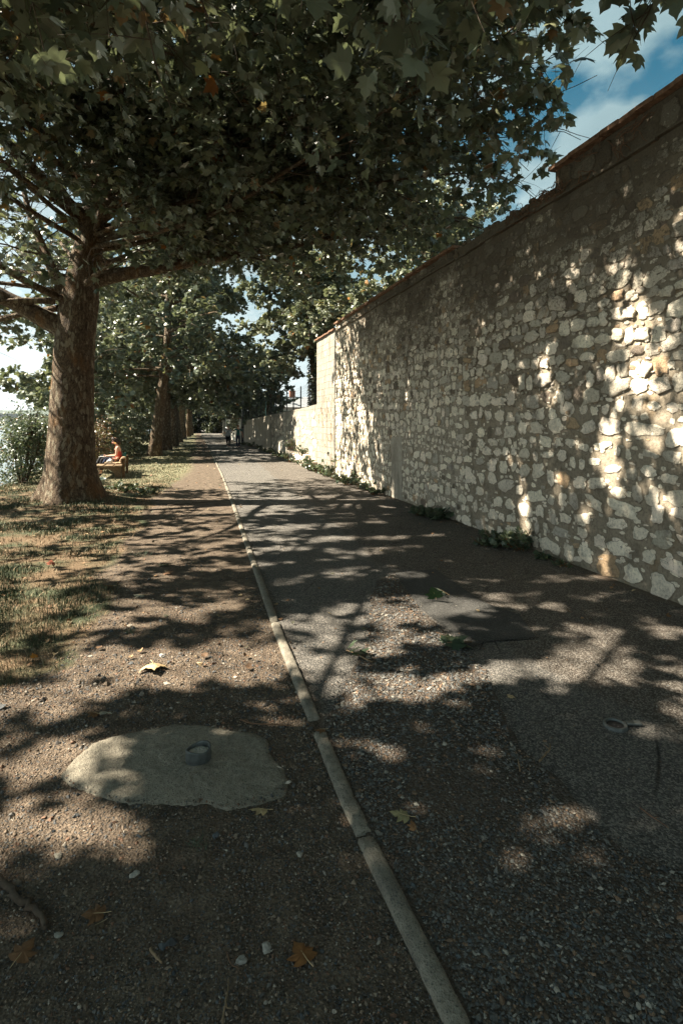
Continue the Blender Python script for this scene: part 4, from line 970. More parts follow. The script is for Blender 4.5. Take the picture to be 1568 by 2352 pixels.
# ------------------------------------------------------------------ loose ground: pebbles, chippings, grass
OCT_V = np.array([[1, 0, 0], [-1, 0, 0], [0, 1, 0], [0, -1, 0], [0, 0, 1], [0, 0, -1], [.62, .62, .35], [-.62, .62, -.2], [.6, -.65, .3], [-.62, -.6, .4]], float)
from mathutils import geometry as _g
def hull_template():
    import bmesh
    bm = bmesh.new()
    for v in OCT_V: bm.verts.new(v)
    bmesh.ops.convex_hull(bm, input=bm.verts); bmesh.ops.triangulate(bm, faces=bm.faces)
    bm.verts.ensure_lookup_table(); bm.verts.index_update()
    V = np.array([v.co[:] for v in bm.verts]); F = np.array([[v.index for v in f.verts] for f in bm.faces]); bm.free(); return V, F
ROCK_V, ROCK_F = hull_template()
def scatter_rocks(mb, P, size, flat, cols, rng):
    m, k = len(P), len(ROCK_V)
    a = rng.uniform(0, 6.283, m); ca, sa = np.cos(a), np.sin(a)
    V = ROCK_V[None] * (1 + rng.normal(0, .2, (m, k, 1)))
    sc = np.stack([size * rng.uniform(.7, 1.3, m), size * rng.uniform(.5, 1.0, m), size * flat * rng.uniform(.6, 1.3, m)], 1)
    V = V * sc[:, None, :]
    t = rng.normal(0, .25, (m, 1)); V[:, :, 2] += V[:, :, 0] * t
    X = V[:, :, 0] * ca[:, None] - V[:, :, 1] * sa[:, None]; Y = V[:, :, 0] * sa[:, None] + V[:, :, 1] * ca[:, None]
    V = np.stack([X, Y, V[:, :, 2]], 2) + P[:, None, :] + np.stack([0 * size, 0 * size, size * flat * .25], 1)[:, None, :]
    mb.add(V.reshape(-1, 3), (ROCK_F[None] + (np.arange(m) * k)[:, None, None]).reshape(-1, 3), None, np.repeat(cols, k, 0))
def frustum(rng, n, t0, t1, um=.68, pw=1.0):
    t = t0 * (t1 / t0) ** (rng.random(n) ** pw); u = rng.uniform(-um, um, n)
    return np.stack([t * (SN + u * CS), t * (CS - u * SN)], 1), t
PAT_C5 = [(270, 450), (330, 375), (410, 310), (500, 280), (620, 255), (780, 222), (920, 228), (1050, 250), (1150, 265), (1200, 290), (1215, 360), (1270, 420), (1300, 480), (1280, 545), (1180, 580), (1090, 600), (1020, 612), (930, 582), (800, 588), (700, 582), (580, 582), (470, 555), (380, 520), (310, 490)]
PAT = np.array([at(x * .893 / 1.7417, (2700 + y * .893) / 1.7417)[:2] for x, y in PAT_C5])
PATC = PAT.mean(0)
def lawn_edge(X, Y):
    k = kerb_x(Y); wdt = np.interp(Y, [-5, 3.2, 4.6, 8, 14, 20, 60, 100], [9, 4.5, 1.75, 1.75, 1.85, 1.2, .8, .6])
    return (k - wdt - X) / .5 + .5 + (n2(X, Y, 9, 3, 1.1) - .5) * 1.6
STONE_COLS = .8 * np.array([(.20, .15, .105), (.27, .205, .145), (.15, .14, .125), (.11, .115, .115), (.40, .35, .28), (.21, .12, .075), (.085, .075, .065), (.075, .085, .09)])
def build_gravel():
    rng = np.random.default_rng(101); P, t = frustum(rng, 250000, 1.35, 12, .7, .85)
    ok = (P[:, 0] < kerb_x(P[:, 1]) - .03) & (lawn_edge(P[:, 0], P[:, 1]) < rng.uniform(.2, 1.0, len(P))) & ~inside(PATC + (P - PATC) * (1.03 + .22 * (n2(P[:, 0], P[:, 1], 91, 3, 7) - .35))[:, None], PAT)
    ok &= n2(P[:, 0], P[:, 1], 55, 3, 2.2) > rng.uniform(.15, .62, len(P)) + np.clip((t - 4.5) / 12, 0, .3)
    P, t = P[ok], t[ok]; n = len(P)
    s = .0037 * np.exp(rng.normal(0, .42, n)) * np.clip(t / 2.6, .8, 1.35); big = rng.random(n) < .03; s[big] *= 1.9
    c = STONE_COLS[rng.choice(8, n, p=[.24, .18, .16, .12, .06, .10, .10, .04])] * rng.uniform(.6, 1.15, (n, 1))
    mb = MB(); scatter_rocks(mb, np.column_stack([P, ground_z(P[:, 0], P[:, 1]) + .014 * inside(P, PAT)]), s, .7, c, rng)
    tag(mb.build('gravel', M['pebble']), 'fine mixed brown gravel scattered over the dirt left of the kerb', 'gravel', None, 'stuff')
    P, t = frustum(rng, 130000, 1.35, 9, .7, .8)
    d = np.stack([n2(P[:, 0], P[:, 1], 61, 3, 3) - .5, n2(P[:, 0], P[:, 1], 62, 3, 3) - .5], 1) * .3
    ok = ((inside(P + d, CHIP) | (rng.random(len(P)) < .05 + .25 * np.exp(-(P[:, 0] - kerb_x(P[:, 1])) / .12))) & (rng.random(len(P)) < np.clip(n2(P[:, 0], P[:, 1], 64, 3, 1.6) * 3 - .5, .25, 1))) & (P[:, 0] > kerb_x(P[:, 1]) + .05) & (P[:, 0] < 4.85); P, t = P[ok], t[ok]; n = len(P)
    s = .0066 * np.exp(rng.normal(0, .38, n)) * np.clip(t / 3, .72, 1.5)
    pal = np.array([(.10, .098, .09), (.145, .14, .125), (.07, .07, .068), (.20, .185, .155), (.19, .125, .08), (.11, .075, .05), (.31, .28, .23), (.085, .097, .10)])
    s = np.where(inside(P, CHIP), s, s * .6); c = pal[rng.choice(8, n, p=[.24, .20, .16, .12, .10, .09, .04, .05])] * rng.uniform(.7, 1.2, (n, 1))
    mb = MB(); scatter_rocks(mb, np.column_stack([P, np.full(n, .013)]), s, .45, c, rng)
    tag(mb.build('chippings', M['pebble']), 'loose dark angular stone chippings over the broken tarmac', 'chippings', None, 'stuff')
build_gravel()
def build_grass():
    rng = np.random.default_rng(111)
    P, t = frustum(rng, 420000, 3.6, 42, .7, .85)
    ok = (P[:, 0] > -7.6) & (lawn_edge(P[:, 0], P[:, 1]) > rng.uniform(.25, 1.3, len(P))) & (np.hypot(P[:, 0] + 2.6, P[:, 1] - 13.8) > .62)
    patch = n2(P[:, 0], P[:, 1], 77, 4, 1.3)
    far = np.clip((P[:, 1] - 15.5) / 3, 0, 1)
    ok &= (rng.random(len(P)) < np.clip(.25 + (patch - .42) * 3.5, .12, 1) + far * .5)
    P, t, patch, far = P[ok], t[ok], patch[ok], far[ok]; n = len(P)
    green = rng.random(n) < np.clip((patch - .41) * 5.0, .12, .88) * (1 - far) + far * .62
    hgt = np.where(green, rng.uniform(.03, .085, n), rng.uniform(.012, .06, n)) * (1 - .45 * far) * (1 + .25 * (t > 20)); w = np.clip(t * .0006, .0026, .014)
    wild = (P[:, 0] < -5.0); hgt[wild] *= 2.6
    lean = np.where(green, .5, 1.5)[:, None] * rng.normal(0, .55, (n, 2)) * hgt[:, None]
    a = rng.uniform(0, 3.14, n); wx, wy = np.cos(a) * w, np.sin(a) * w; z = ground_z(P[:, 0], P[:, 1]) - .004
    b = np.column_stack([P, z])
    sd = np.column_stack([wx, wy, 0 * w]); m1 = b + np.column_stack([lean * .35, hgt * .6]); tip = b + np.column_stack([lean, hgt])
    V = np.stack([b - sd, b + sd, m1 + sd * .7, m1 - sd * .7, tip], 1)
    F3 = np.array([[3, 2, 4]]); F4 = np.array([[0, 1, 2, 3]])
    off = (np.arange(n) * 5)[:, None, None]
    g = np.array([[.055, .072, .034], [.085, .10, .055], [.038, .055, .030]])[rng.integers(0, 3, n)]; dcol = np.array([[.26, .18, .10], [.36, .275, .17], [.15, .10, .055]])[rng.integers(0, 3, n)]
    pale = np.array([[.135, .15, .085], [.24, .22, .135], [.10, .12, .065]])[rng.integers(0, 3, n)]
    c = np.where(green[:, None], g, dcol); c = np.where((far > .5)[:, None] & green[:, None], pale, c)
    mb = MB(); mb.add(V.reshape(-1, 3), (F3[None] + off).reshape(-1, 3), (F4[None] + off).reshape(-1, 4), np.repeat(c * rng.uniform(.75, 1.2, (n, 1)), 5, 0))
    tag(mb.build('grass', M['grass']), 'patchy green and straw dry grass on the lawn left of the dirt strip', 'grass', None, 'stuff')
build_grass()
def build_litter():
    rng = np.random.default_rng(121); mb = MB()
    P, t = frustum(rng, 4200, 4.0, 55, .66, .75)
    near_wall = np.abs(P[:, 0] - wall_x(P[:, 1]) + .2) < .25; L_ = lawn_edge(P[:, 0], P[:, 1])
    pr = np.where(P[:, 0] > kerb_x(P[:, 1]), np.where(near_wall, .7, .07), np.where(L_ > .5, .38, .25)) * np.where((P[:, 1] > 33), 1.4, 1)
    ok = (P[:, 0] < wall_x(P[:, 1]) - .05) & (P[:, 0] > -6) & (rng.random(len(P)) < pr); P, t = P[ok], t[ok]; n = len(P)
    A = np.column_stack([rng.normal(0, 1, (n, 2)), rng.normal(0, .15, n)]); N_ = np.column_stack([rng.normal(0, .35, (n, 2)), np.ones(n)])
    size = rng.uniform(.02, .065, n) * np.clip(t / 12, .8, 1.5)
    for lod in ('far',):
        T, F = leaf_template(lod); k = len(T); A = A / np.linalg.norm(A, axis=1)[:, None]; Sd = np.cross(A, N_); Sd /= np.linalg.norm(Sd, axis=1)[:, None]
        V = np.column_stack([P, np.maximum(ground_z(P[:, 0], P[:, 1]), 0) + .02])[:, None, :] + size[:, None, None] * (T[None, :, 0, None] * Sd[:, None] + T[None, :, 1, None] * A[:, None] + 1.6 * T[None, :, 2, None] * rng.choice([-1, 1], n)[:, None, None] * N_[:, None])
        pal = np.array([(.25, .15, .075), (.16, .085, .038), (.34, .26, .15), (.11, .065, .035), (.10, .095, .06)])
        mb.add(V.reshape(-1, 3), (F[None] + (np.arange(n) * k)[:, None, None]).reshape(-1, 3), None, np.repeat(pal[rng.integers(0, 5, n)] * rng.uniform(.7, 1.2, (n, 1)), k, 0))
    tag(mb.build('leaf_litter', M['dryleaf']), 'small dry brown leaf litter strewn over lawn, dirt and path edges', 'leaf litter', None, 'stuff')
build_litter()
# ------------------------------------------------------------------ mortar patch with pipe stub, valve cover
def build_patch():
    rng = np.random.default_rng(131); c = PAT.mean(0); Q = []
    for i in range(len(PAT)):
        a, b = PAT[i], PAT[(i + 1) % len(PAT)]
        for k in range(7): Q.append(a + (b - a) * k / 7)
    Q = np.array(Q); n = len(Q); Qs = Q.copy()
    for _ in range(6): Qs = (np.roll(Qs, 1, 0) + Qs + np.roll(Qs, -1, 0)) / 3
    Q = Q + rng.normal(0, .003, Q.shape); rings = [1.0, .985, .96] + list(np.linspace(.93, .03, 31))
    V = []
    for j, r in enumerate(rings):
        p = c + ((Q if j < 3 else Qs) - c) * r; z = np.interp(r, [.03, .5, .9, .96, .985, 1], [.026, .024, .017, .011, .004, -.012])
        zz = z + ((n2(p[:, 0], p[:, 1], 141, 4, 22) - .5) * .012 + (n2(p[:, 0], p[:, 1], 142, 3, 6) - .5) * .010) * (j > 1)
        V.append(np.column_stack([p, zz]))
    V = np.concatenate(V + [np.array([[c[0], c[1], .032]])]); k = len(rings)
    F4 = [[j * n + i, j * n + (i + 1) % n, (j + 1) * n + (i + 1) % n, (j + 1) * n + i] for j in range(k - 1) for i in range(n)]
    F3 = [[(k - 1) * n + i, (k - 1) * n + (i + 1) % n, k * n] for i in range(n)]
    mb = MB(); F4 = np.array(F4)[:, ::-1]; F3 = np.array(F3)[:, ::-1]
    mb.add(V, F3, F4); o = mb.build('mortar_patch', M['concrete_patch'], None, True)
    if o.data.polygons[len(o.data.polygons) // 2].normal.z < 0: o.data.flip_normals()
    tag(o, 'rough round patch of pale concrete set in the gravel around a pipe stub', 'concrete patch')
    b = at(456, 1742, .03); p = empty('pipe_stub', b, 'short grey pipe stub with dented rim poking out of the concrete patch', 'pipe', None, .3)
    mb = MB(); lathe(mb, [[.060, -.03], [.066, .0], [.066, .055], [.0655, .060], [.058, .060], [.056, .054], [.056, .036]], 26, (0, 0, 0), None, 1.05, .92); o = mb.build('pipe', M['metal_grey'], p, True)
    for v in o.data.vertices:
        if v.co.z > .04: v.co.z += .007 * math.sin(2 * math.atan2(v.co.y, v.co.x) + .6); v.co.x *= 1 - .05 * (v.co.y > .03)
    mb = MB(); lathe(mb, [[.0, .040], [.03, .043], [.058, .036]], 20, (0, 0, 0), None, 1.05, .92); mb.build('soil_fill', M['ground'], p, True)
    b = at(1412, 1667, .008); v = empty('valve_cover', b, 'small round iron valve cover with flat metal tab let into the brown tarmac', 'valve cover', None, -.35)
    mb = MB(); lathe(mb, [[.052, .0], [.052, .013], [.056, .017], [.066, .017], [.070, .012], [.071, -.01]], 28); mb.build('rim', M['metal_grey'], v, True)
    mb = MB(); lathe(mb, [[.0, .009], [.012, .009], [.014, .006], [.044, .007], [.051, .003]], 24); mb.build('lid', M['iron'], v, True)
    mb = MB(); bbox(mb, (.118, .02, .012), (.092, .046, .014), .004, .05); mb.build('tab', M['metal_grey'], v)
build_patch()
# ------------------------------------------------------------------ single fallen leaves, twigs, stones
def fallen(label, px, py, s, rz, col, tilt=(0, 0), curl=1.0, lift=.012, group='fallen leaves', name='fallen_leaf', z=0.0, stem=True):
    b = at(px, py); b.z = max(0.0, float(ground_z([b.x], [b.y])[0])) + z + lift
    rng = np.random.default_rng(int(px * 7 + py))
    T, F = leaf_template('hi'); T = T.copy(); o_ = T[:-1]; c = T[-1]
    V = np.vstack([o_, c + (o_ - c) * .55, [c]]); n = len(o_)
    V[:, 2] = -.30 * curl * np.abs(V[:, 0]) ** 1.3 - .22 * curl * (V[:, 1] - .35) ** 2 + rng.normal(0, .018, len(V))
    mb = MB(); mb.add(V * s, [[n + i, n + (i + 1) % n, 2 * n] for i in range(n)], [[i, (i + 1) % n, n + (i + 1) % n, n + i] for i in range(n)], np.array(col)[None] * rng.uniform(.85, 1.15, (len(V), 1)))
    o = mb.build(name, M['dryleaf'], None, True); o.location = b; o.rotation_euler = (tilt[0], tilt[1], rz)
    if stem:
        sb = MB(); tube(sb, np.array([[0, .5, .01], [0, .1, .012], [0.01, -.15, .02], [.04, -.38, .03]]) * s, np.array([.006, .012, .012, .014]) * s * 1.3, 4, (.45, .33, .18)); sb.build('stem', M['dryleaf'], o)
    return tag(o, label, 'leaf', group)
TAN, BRN, RST, GRN, DRK = (.46, .34, .18), (.15, .075, .033), (.20, .088, .028), (.035, .075, .025), (.085, .06, .035)
fallen('large tan plane leaf arched like a tent on the sunlit dirt', 350, 1531, .165, R(188), TAN, (R(14), 0), 1.5, .035)
fallen('torn rusty brown leaf lying flat beside the kerb in the near gravel', 706, 2215, .085, R(20), RST, (0, .05), .4, .014)
fallen('dark brown leaf scrap flat in the shaded gravel, left of the centre', 238, 2104, .075, R(80), BRN, (.05, 0), .4)
fallen('small dark leaf lying just below the brown leaf scrap', 236, 2124, .05, R(110), DRK, (0, .1), .4)
fallen('dull brown leaf at the left edge of the near gravel', 38, 2212, .075, R(-30), BRN, (.1, .1), .5)
fallen('orange brown curled leaf left above the concrete patch', 226, 1646, .075, R(70), BRN, (.2, .2), 1.3, .02)
fallen('pale grey green leaf standing beside the orange curled one', 246, 1646, .07, R(160), (.42, .42, .33), (.7, .1), .9, .025)
fallen('narrow tan leaf at the lower right rim of the concrete patch', 612, 1866, .08, R(75), TAN, (.1, .35), .9, .014)
fallen('yellowish leaf lying right of the kerb among chippings', 938, 1884, .085, R(60), (.34, .29, .15), (.1, .1), .6, .02)
fallen('fresh green leaf standing on its edge on the dark tarmac patch', 1000, 1383, .15, R(150), GRN, (R(62), R(15)), .7, .05)
fallen('pale curled leaf touching the fresh green leaf on the dark patch', 1022, 1374, .12, R(60), (.30, .34, .24), (R(30), R(30)), 1.4, .06)
fallen('reddish leaf half buried in the lawn far left', 119, 1303, .10, R(20), (.30, .09, .05), (.4, .2), 1.0, .04)
fallen('brown leaf at the edge of grass and dirt', 260, 1354, .10, R(100), BRN, (.2, .1), 1.0, .03)
fallen('brown leaf on the dirt strip below the lawn edge', 383, 1317, .11, R(200), BRN, (.1, .2), .9, .02)
fallen('greyish leaf by itself on the dappled dirt strip', 331, 1372, .12, R(80), (.26, .25, .19), (.1, .1), .8, .02)
fallen('bright orange leaf in the grass at the lower left', 82, 1518, .055, R(40), (.5, .2, .03), (.4, .2), .8, .03)
fallen('dark green flat leaf at the end of a bare twig', 384, 1299, .12, R(95), (.06, .075, .04), (.05, .1), .5, .015)
fallen('small tan leaf on the brown tarmac below the light patches', 1178, 1608, .05, R(20), TAN, (.1, .1), .9, .02)
fallen('tiny tan leaf on the tarmac beside the broken kerb', 788, 1697, .04, R(10), (.42, .25, .12), (.1, .2), .9, .014)
fallen('curled orange leaf in the chippings right of the kerb', 955, 1915, .05, R(5), (.25, .13, .06), (.3, .4), 1.6, .02)
fallen('brown leaf across the gap in the kerb', 745, 1686, .06, R(85), BRN, (.1, .2), 1.2, .03)
def twig(label, pts, r, branches=(), col='twig', group='broken twigs', cat='twig', name='twig', nz=.012):
    P = [at(*p) for p in pts]; b = P[0]; b0 = Vector((b.x, b.y, 0)); rng = np.random.default_rng(int(abs(pts[0][0])))
    A = np.array([[p.x - b.x, p.y - b.y, nz + r + rng.uniform(-.003, .008)] for p in P])
    q = np.linspace(0, len(A) - 1, len(A) * 4); A2 = np.stack([np.interp(q, np.arange(len(A)), A[:, i]) for i in range(3)], 1); A2[1:-1] += rng.normal(0, r * .35, A2[1:-1].shape) * [1, 1, .5]
    mb = MB(); tube(mb, A2, np.linspace(r, r * .55, len(A2)), 6)
    for f, dx, dy, dz in branches:
        p = A2[int(f * (len(A2) - 1))]; tube(mb, [p, p + np.array([dx, dy, dz]) * .5 + rng.normal(0, .004, 3), p + [dx, dy, dz]], [r * .6, r * .5, r * .3], 5)
    o = mb.build(name, M[col], None, True); o.location = b0
    return tag(o, label, cat, group)
twig('short forked twig at the edge of the chippings', [(1238, 1758), (1248, 1742), (1263, 1728), (1262, 1716)], .006, [(.6, -.02, .02, .02)], 'wood')
twig('short upright looking twig left of the forked one', [(1193, 1778), (1190, 1760), (1187, 1748)], .005, [], 'wood')
twig('long thin twig on the shaded tarmac at the right edge', [(1468, 1862), (1490, 1880), (1535, 1910)], .003, [(.7, .03, 0, .0)], 'vine')
twig('reddish bare twig behind the concrete patch', [(552, 1658), (580, 1668), (625, 1671), (668, 1674)], .005, [(.3, -.03, .03, .01)], 'vine')
twig('pale stick at the bottom edge of the gravel', [(512, 2362), (516, 2330), (524, 2280), (526, 2255)], .0035, [(.5, .015, -.03, 0)], 'wood')
twig('stubby chunk of wood in the near gravel', [(347, 2190), (372, 2226)], .006, [], 'wood')
twig('thin red stem forked in the gravel near the rusty leaf', [(520, 2195), (532, 2228), (555, 2234)], .002, [(.8, .01, -.02, 0)], 'vine')
twig('thin bare twig on the dirt strip below the tree', [(392, 1302), (420, 1300), (448, 1296)], .006, [], 'twig')
twig('dark twig across the dirt beside the thick trunk', [(385, 1163), (440, 1158), (500, 1154)], .010, [(.5, .1, .03, .02)], 'twig')
twig('gnarled surface root at the left edge of the near gravel', [(-20, 2010), (10, 2036), (50, 2072), (85, 2098), (103, 2140)], .018, [], 'twig', None, 'root', 'surface_root', -.004)
def sprig(label, cx, cy, rz, n, seed, col):
    b = at(cx, cy); rng = np.random.default_rng(seed); e = empty('leafy_twig', (b.x, b.y, .012), label, 'leafy twig', 'leafy twigs blown onto the path', rz)
    P = np.array([[0, 0, .01], [.08, .01, .025], [.16, -.01, .03], [.25, .02, .045]]); mb = MB(); tube(mb, P, [.007, .006, .005, .003], 6); mb.build('stem', M['wood'], e, True)
    for i in range(n):
        f = rng.uniform(.3, 1); p = np.array([np.interp(f * 3, range(4), P[:, k]) for k in range(3)]); d = rng.normal(0, 1, 3); d[2] = abs(d[2]) * .4; d /= np.linalg.norm(d)
        mb = MB(); leaves(mb, (p + d * .03)[None], d[None], np.array([[rng.normal(0, .6), rng.normal(0, .6), 1.0]]), np.array([rng.uniform(.07, .12)]), 'hi', rng, None); 
        o = mb.build('leaf', M[col], e)
sprig('small twig with two pale green leaves on the chippings', 856, 1528, R(125), 4, 5, 'leaf_weed')
sprig('wilted leafy twig beside the dark tarmac patch', 1082, 1480, R(185), 9, 6, 'leaf_weed')
def stone(label, px, py, s, col, seed):
    rng = np.random.default_rng(seed); b = at(px, py); mb = MB(); import bmesh
    bm = bmesh.new(); bmesh.ops.create_icosphere(bm, subdivisions=2, radius=1)
    V = np.array([v.co[:] for v in bm.verts]); F = np.array([[v.index for v in f.verts] for f in bm.faces]); bm.free()
    V = np.sign(V) * np.abs(V) ** .8; V *= (.45 + 1.1 * fbm(V * 1.5 + seed, seed, 3))[:, None]; V = V * s * [1, .7, .42]
    mb.add(V, F, None, np.array(col) * .62); o = mb.build('stone', M['pebble'], None, False); o.location = (b.x, b.y, s * .25); o.rotation_euler = (0, 0, rng.uniform(0, 6)); tag(o, label, 'stone', 'loose stones in the gravel')
STK = .55
stone('square pale stone left of the rusty leaf', 555, 2208, .020, (.38, .36, .31), 1); stone('flat white stone just above the square one', 612, 2178, .022, (.42, .39, .33), 2)
stone('white pebble in the middle of the near gravel', 310, 2010, .020, (.5, .47, .40), 3); stone('pale pebble on the left of the near gravel', 134, 1968, .017, (.42, .38, .30), 4)
stone('whitish pebble close to the left side of the kerb', 688, 1964, .016, (.5, .45, .37), 5); stone('grey pebble between the two brown leaves at lower left', 136, 2150, .016, (.38, .36, .30), 6)
stone('bluish grey stone below the concrete patch', 497, 1920, .017, (.16, .17, .18), 7); stone('light stone on the dirt behind the tan arched leaf', 372, 1508, .028, (.55, .53, .48), 8)
# ------------------------------------------------------------------ weeds along the foot of the wall, tufts and vines
def weed(label, pos, h, rad, n, seed, mat='leaf_weed', lod='far', size=.07, group='weeds along the foot of the wall', name='weed'):
    rng = np.random.default_rng(seed); e = empty(name, pos, label, 'weed', group); st = MB(); LP, LA = [], []
    for i in range(n):
        az = rng.uniform(0, 6.28); d = np.array([math.cos(az) * rad, math.sin(az) * rad, h]) * rng.uniform(.5, 1.1)
        P = grow(rng, rng.normal(0, rad * .25, 3) * [1, 1, 0], d, np.linalg.norm(d), 6, .14, .12); tube(st, P, np.linspace(.005, .002, 7), 4, None, False)
        k = rng.integers(5, 10); q = rng.uniform(.2, 1, k) * 6; ii = np.minimum(q.astype(int), 5); LP.append(P[ii] + (P[ii + 1] - P[ii]) * (q - ii)[:, None]); LA.append(np.tile(d / np.linalg.norm(d), (k, 1)) + rng.normal(0, .8, (k, 3)))
    P, A = np.concatenate(LP), np.concatenate(LA)
    st.build('stem', M['leaf_weed'], e); mb = MB(); leaves(mb, P, A, rng.normal(0, .5, P.shape) + [0, 0, 1], size * rng.uniform(.6, 1.4, len(P)), lod, rng, rng.random(len(P)) * .9); mb.build('foliage', M[mat], e)
    return e
def wp(x, y, dx=.0):
    p = at(x, y); return (min(p.x, float(wall_x(p.y)) - .14) + dx, p.y, 0)
weed('dense ivy like weed clump at the foot of the wall, left half', wp(1135, 1252), .20, .26, 26, 1, size=.075, lod='hi')
weed('dense ivy like weed clump touching the wall, right half', wp(1192, 1262), .26, .24, 28, 2, size=.075, lod='hi')
weed('broad leaved weed at the wall before the ivy clump', wp(1000, 1192), .24, .22, 18, 3, size=.10); weed('low weed spreading over the tarmac beside the broad leaved one', wp(970, 1184), .14, .25, 14, 4, size=.08)
weed('tiny weed in a crack near the right end of the wall foot', wp(1290, 1300), .07, .1, 8, 5, size=.05); weed('small weed between the ivy clump and the crack weed', wp(1245, 1284), .08, .1, 8, 6, size=.05)
proto = None; rng_ = np.random.default_rng(9)
for k, y in enumerate([13.2, 14.3, 15.4, 16.3, 17.2, 17.9, 18.6, 19.4, 20.2, 21.0, 22.0, 23.2, 24.4, 25.6, 26.9, 28.3, 30, 32, 34.5, 37, 40, 43]):
    pos = (float(wall_x(y)) - rng_.uniform(.18, .36), y, 0); 
    near = ['in the shade', 'at the sunlit end pier', 'at the broken plinth', 'below the rounded buttress', 'along the streaked concrete'][0 if y < 17.5 else 1 if y < 20.7 else 2 if y < 26 else 3 if y < 33 else 4]
    lab = 'tufted green weed at the wall foot ' + near
    if k < 2: protos = (proto, weed(lab, pos, .26, .28, 22, 20 + k, size=.06, name='wall_weed', group='tufted weeds along the wall')); proto = protos[1]; pr0 = protos[1] if k == 0 else pr0
    else:
        c = copy_tree(pr0 if k % 2 else proto); c.location = pos; c.rotation_euler = (0, 0, rng_.uniform(0, 6)); s = rng_.uniform(.7, 1.35); c.scale = (s, s, s * rng_.uniform(.7, 1.3)); c['label'] = lab
weed('tall thistle like weed climbing the end pier', (4.55, 17.3, 0), .9, .14, 12, 51, size=.06); weed('bush of weeds on top of the broken plinth', (4.62, 22.6, .42), .5, .35, 22, 52, size=.06); weed('weed rooted behind the rounded buttress', (4.6, 25.4, .55), .55, .3, 18, 53, size=.06)
weed('burdock plant with big leaves in front of the end pier', (4.4, 20.1, 0), .55, .2, 9, 54, size=.11)
for k, (x, y, h) in enumerate([(262, 1124, .24), (285, 1132, .22), (310, 1128, .20), (335, 1136, .16)]):
    p = at(x, y); weed(['dark nettle clump beside the thick trunk', 'dark nettle clump in front of the bench', 'dark nettle clump at the middle of the row', 'dark nettle clump nearest the dirt strip'][k], (p.x, p.y, 0), h, .26, 14, 60 + k, size=.06, group='nettles between trunk and bench')
for k, (x, y) in enumerate([(455, 1942), (318, 1278), (300, 1455)]):
    p = at(x, y); rng = np.random.default_rng(k + 3); mb = MB()
    for i in range((26, 70, 40)[k]):
        d = np.array([rng.normal(0, .5), rng.normal(0, .5), 1]); L = (.05, .13, .09)[k] * rng.uniform(.5, 1.1); b = np.array([rng.normal(0, .02 * (1 + 2 * (k == 1))), rng.normal(0, .02 * (1 + 2 * (k == 1))), 0])
        tube(mb, grow(rng, b, d, L, 4, .1, .35), [.0016, .0014, .001, .0008, .0003], 3, np.array([.06, .085, .05]) * rng.uniform(.7, 1.3), False)
    tag(mb.build('grass_tuft', M['grass'], None, False, None), ['sparse grass tuft alone in the near gravel', 'thick grass tuft at the edge of lawn and dirt', 'grass tuft at the near corner of the lawn'][k], 'grass tuft', 'separate grass tufts').location = (p.x, p.y, .005)
def build_vines():
    rng = np.random.default_rng(151); mb = MB()
    for i in range(70):
        y = rng.uniform(5.0, 7.6); z = 4.96 + rng.random() * (.34 if y < 6.4 else .16); P = [np.array([float(wall_x(y)) - rng.uniform(.02, .08), y, z])]
        d = np.array([0, rng.normal(), rng.normal() * .6])
        for k in range(9):
            d = d + rng.normal(0, .6, 3) * [.3, 1, .7]; d /= np.linalg.norm(d); q = P[-1] + d * .06; q[2] = np.clip(q[2], 4.93, 5.33 if q[1] < 6.45 else 5.17); q[0] = np.clip(q[0], float(wall_x(q[1])) - .12, float(wall_x(q[1])) - .015 if q[2] < 5.1 or q[1] < 6.45 else 5.1); P.append(q)
        tube(mb, P, np.linspace(rng.uniform(.004, .009), .003, 10), 4)
    tag(mb.build('dead_vine', M['vine']), 'tangle of dead vine stems on the step at the top of the wall', 'vine')
    e = empty('ivy', (4.3, 50.5, 2.0), 'pale leafy creeper spilling over the boundary wall above the walkers', 'ivy'); LP = rng.normal(0, 1, (1500, 3)) * [.35, 1.6, .35]; LP[:, 2] -= np.maximum(-LP[:, 0], 0) * .8
    mb = MB(); leaves(mb, LP, rng.normal(0, 1, LP.shape) - [.6, 0, .6], rng.normal(0, .5, LP.shape) + [0, 0, 1], rng.uniform(.08, .16, 1500), 'far', rng, rng.random(1500) * .9); mb.build('foliage', M['leaf_pale'], e)
    mb = MB()
    for i in range(30): tube(mb, grow(rng, [.1, rng.normal() * 1.2, 0], [-1, rng.normal(), .6], .9, 6, .2, .5), np.linspace(.012, .004, 7), 4, None, False)
    mb.build('stems', M['vine'], e)
    # ivy round the slender garden tree's trunk
    e = empty('ivy', (5.75, 25.5, 0), 'dark ivy wound round the slender trunk behind the fence', 'ivy'); n = 900; z = rng.uniform(.5, 5.5, n); a = rng.uniform(0, 6.28, n); r = .16 + .1 * rng.random(n)
    mb = MB(); leaves(mb, np.column_stack([np.cos(a) * r, np.sin(a) * r, z]), np.column_stack([np.cos(a), np.sin(a), -1 + 0 * a]), np.column_stack([np.cos(a), np.sin(a), .6 + 0 * a]), rng.uniform(.08, .15, n), 'far', rng, rng.random(n) * .9); mb.build('foliage', M['leaf_dark'], e)
build_vines()
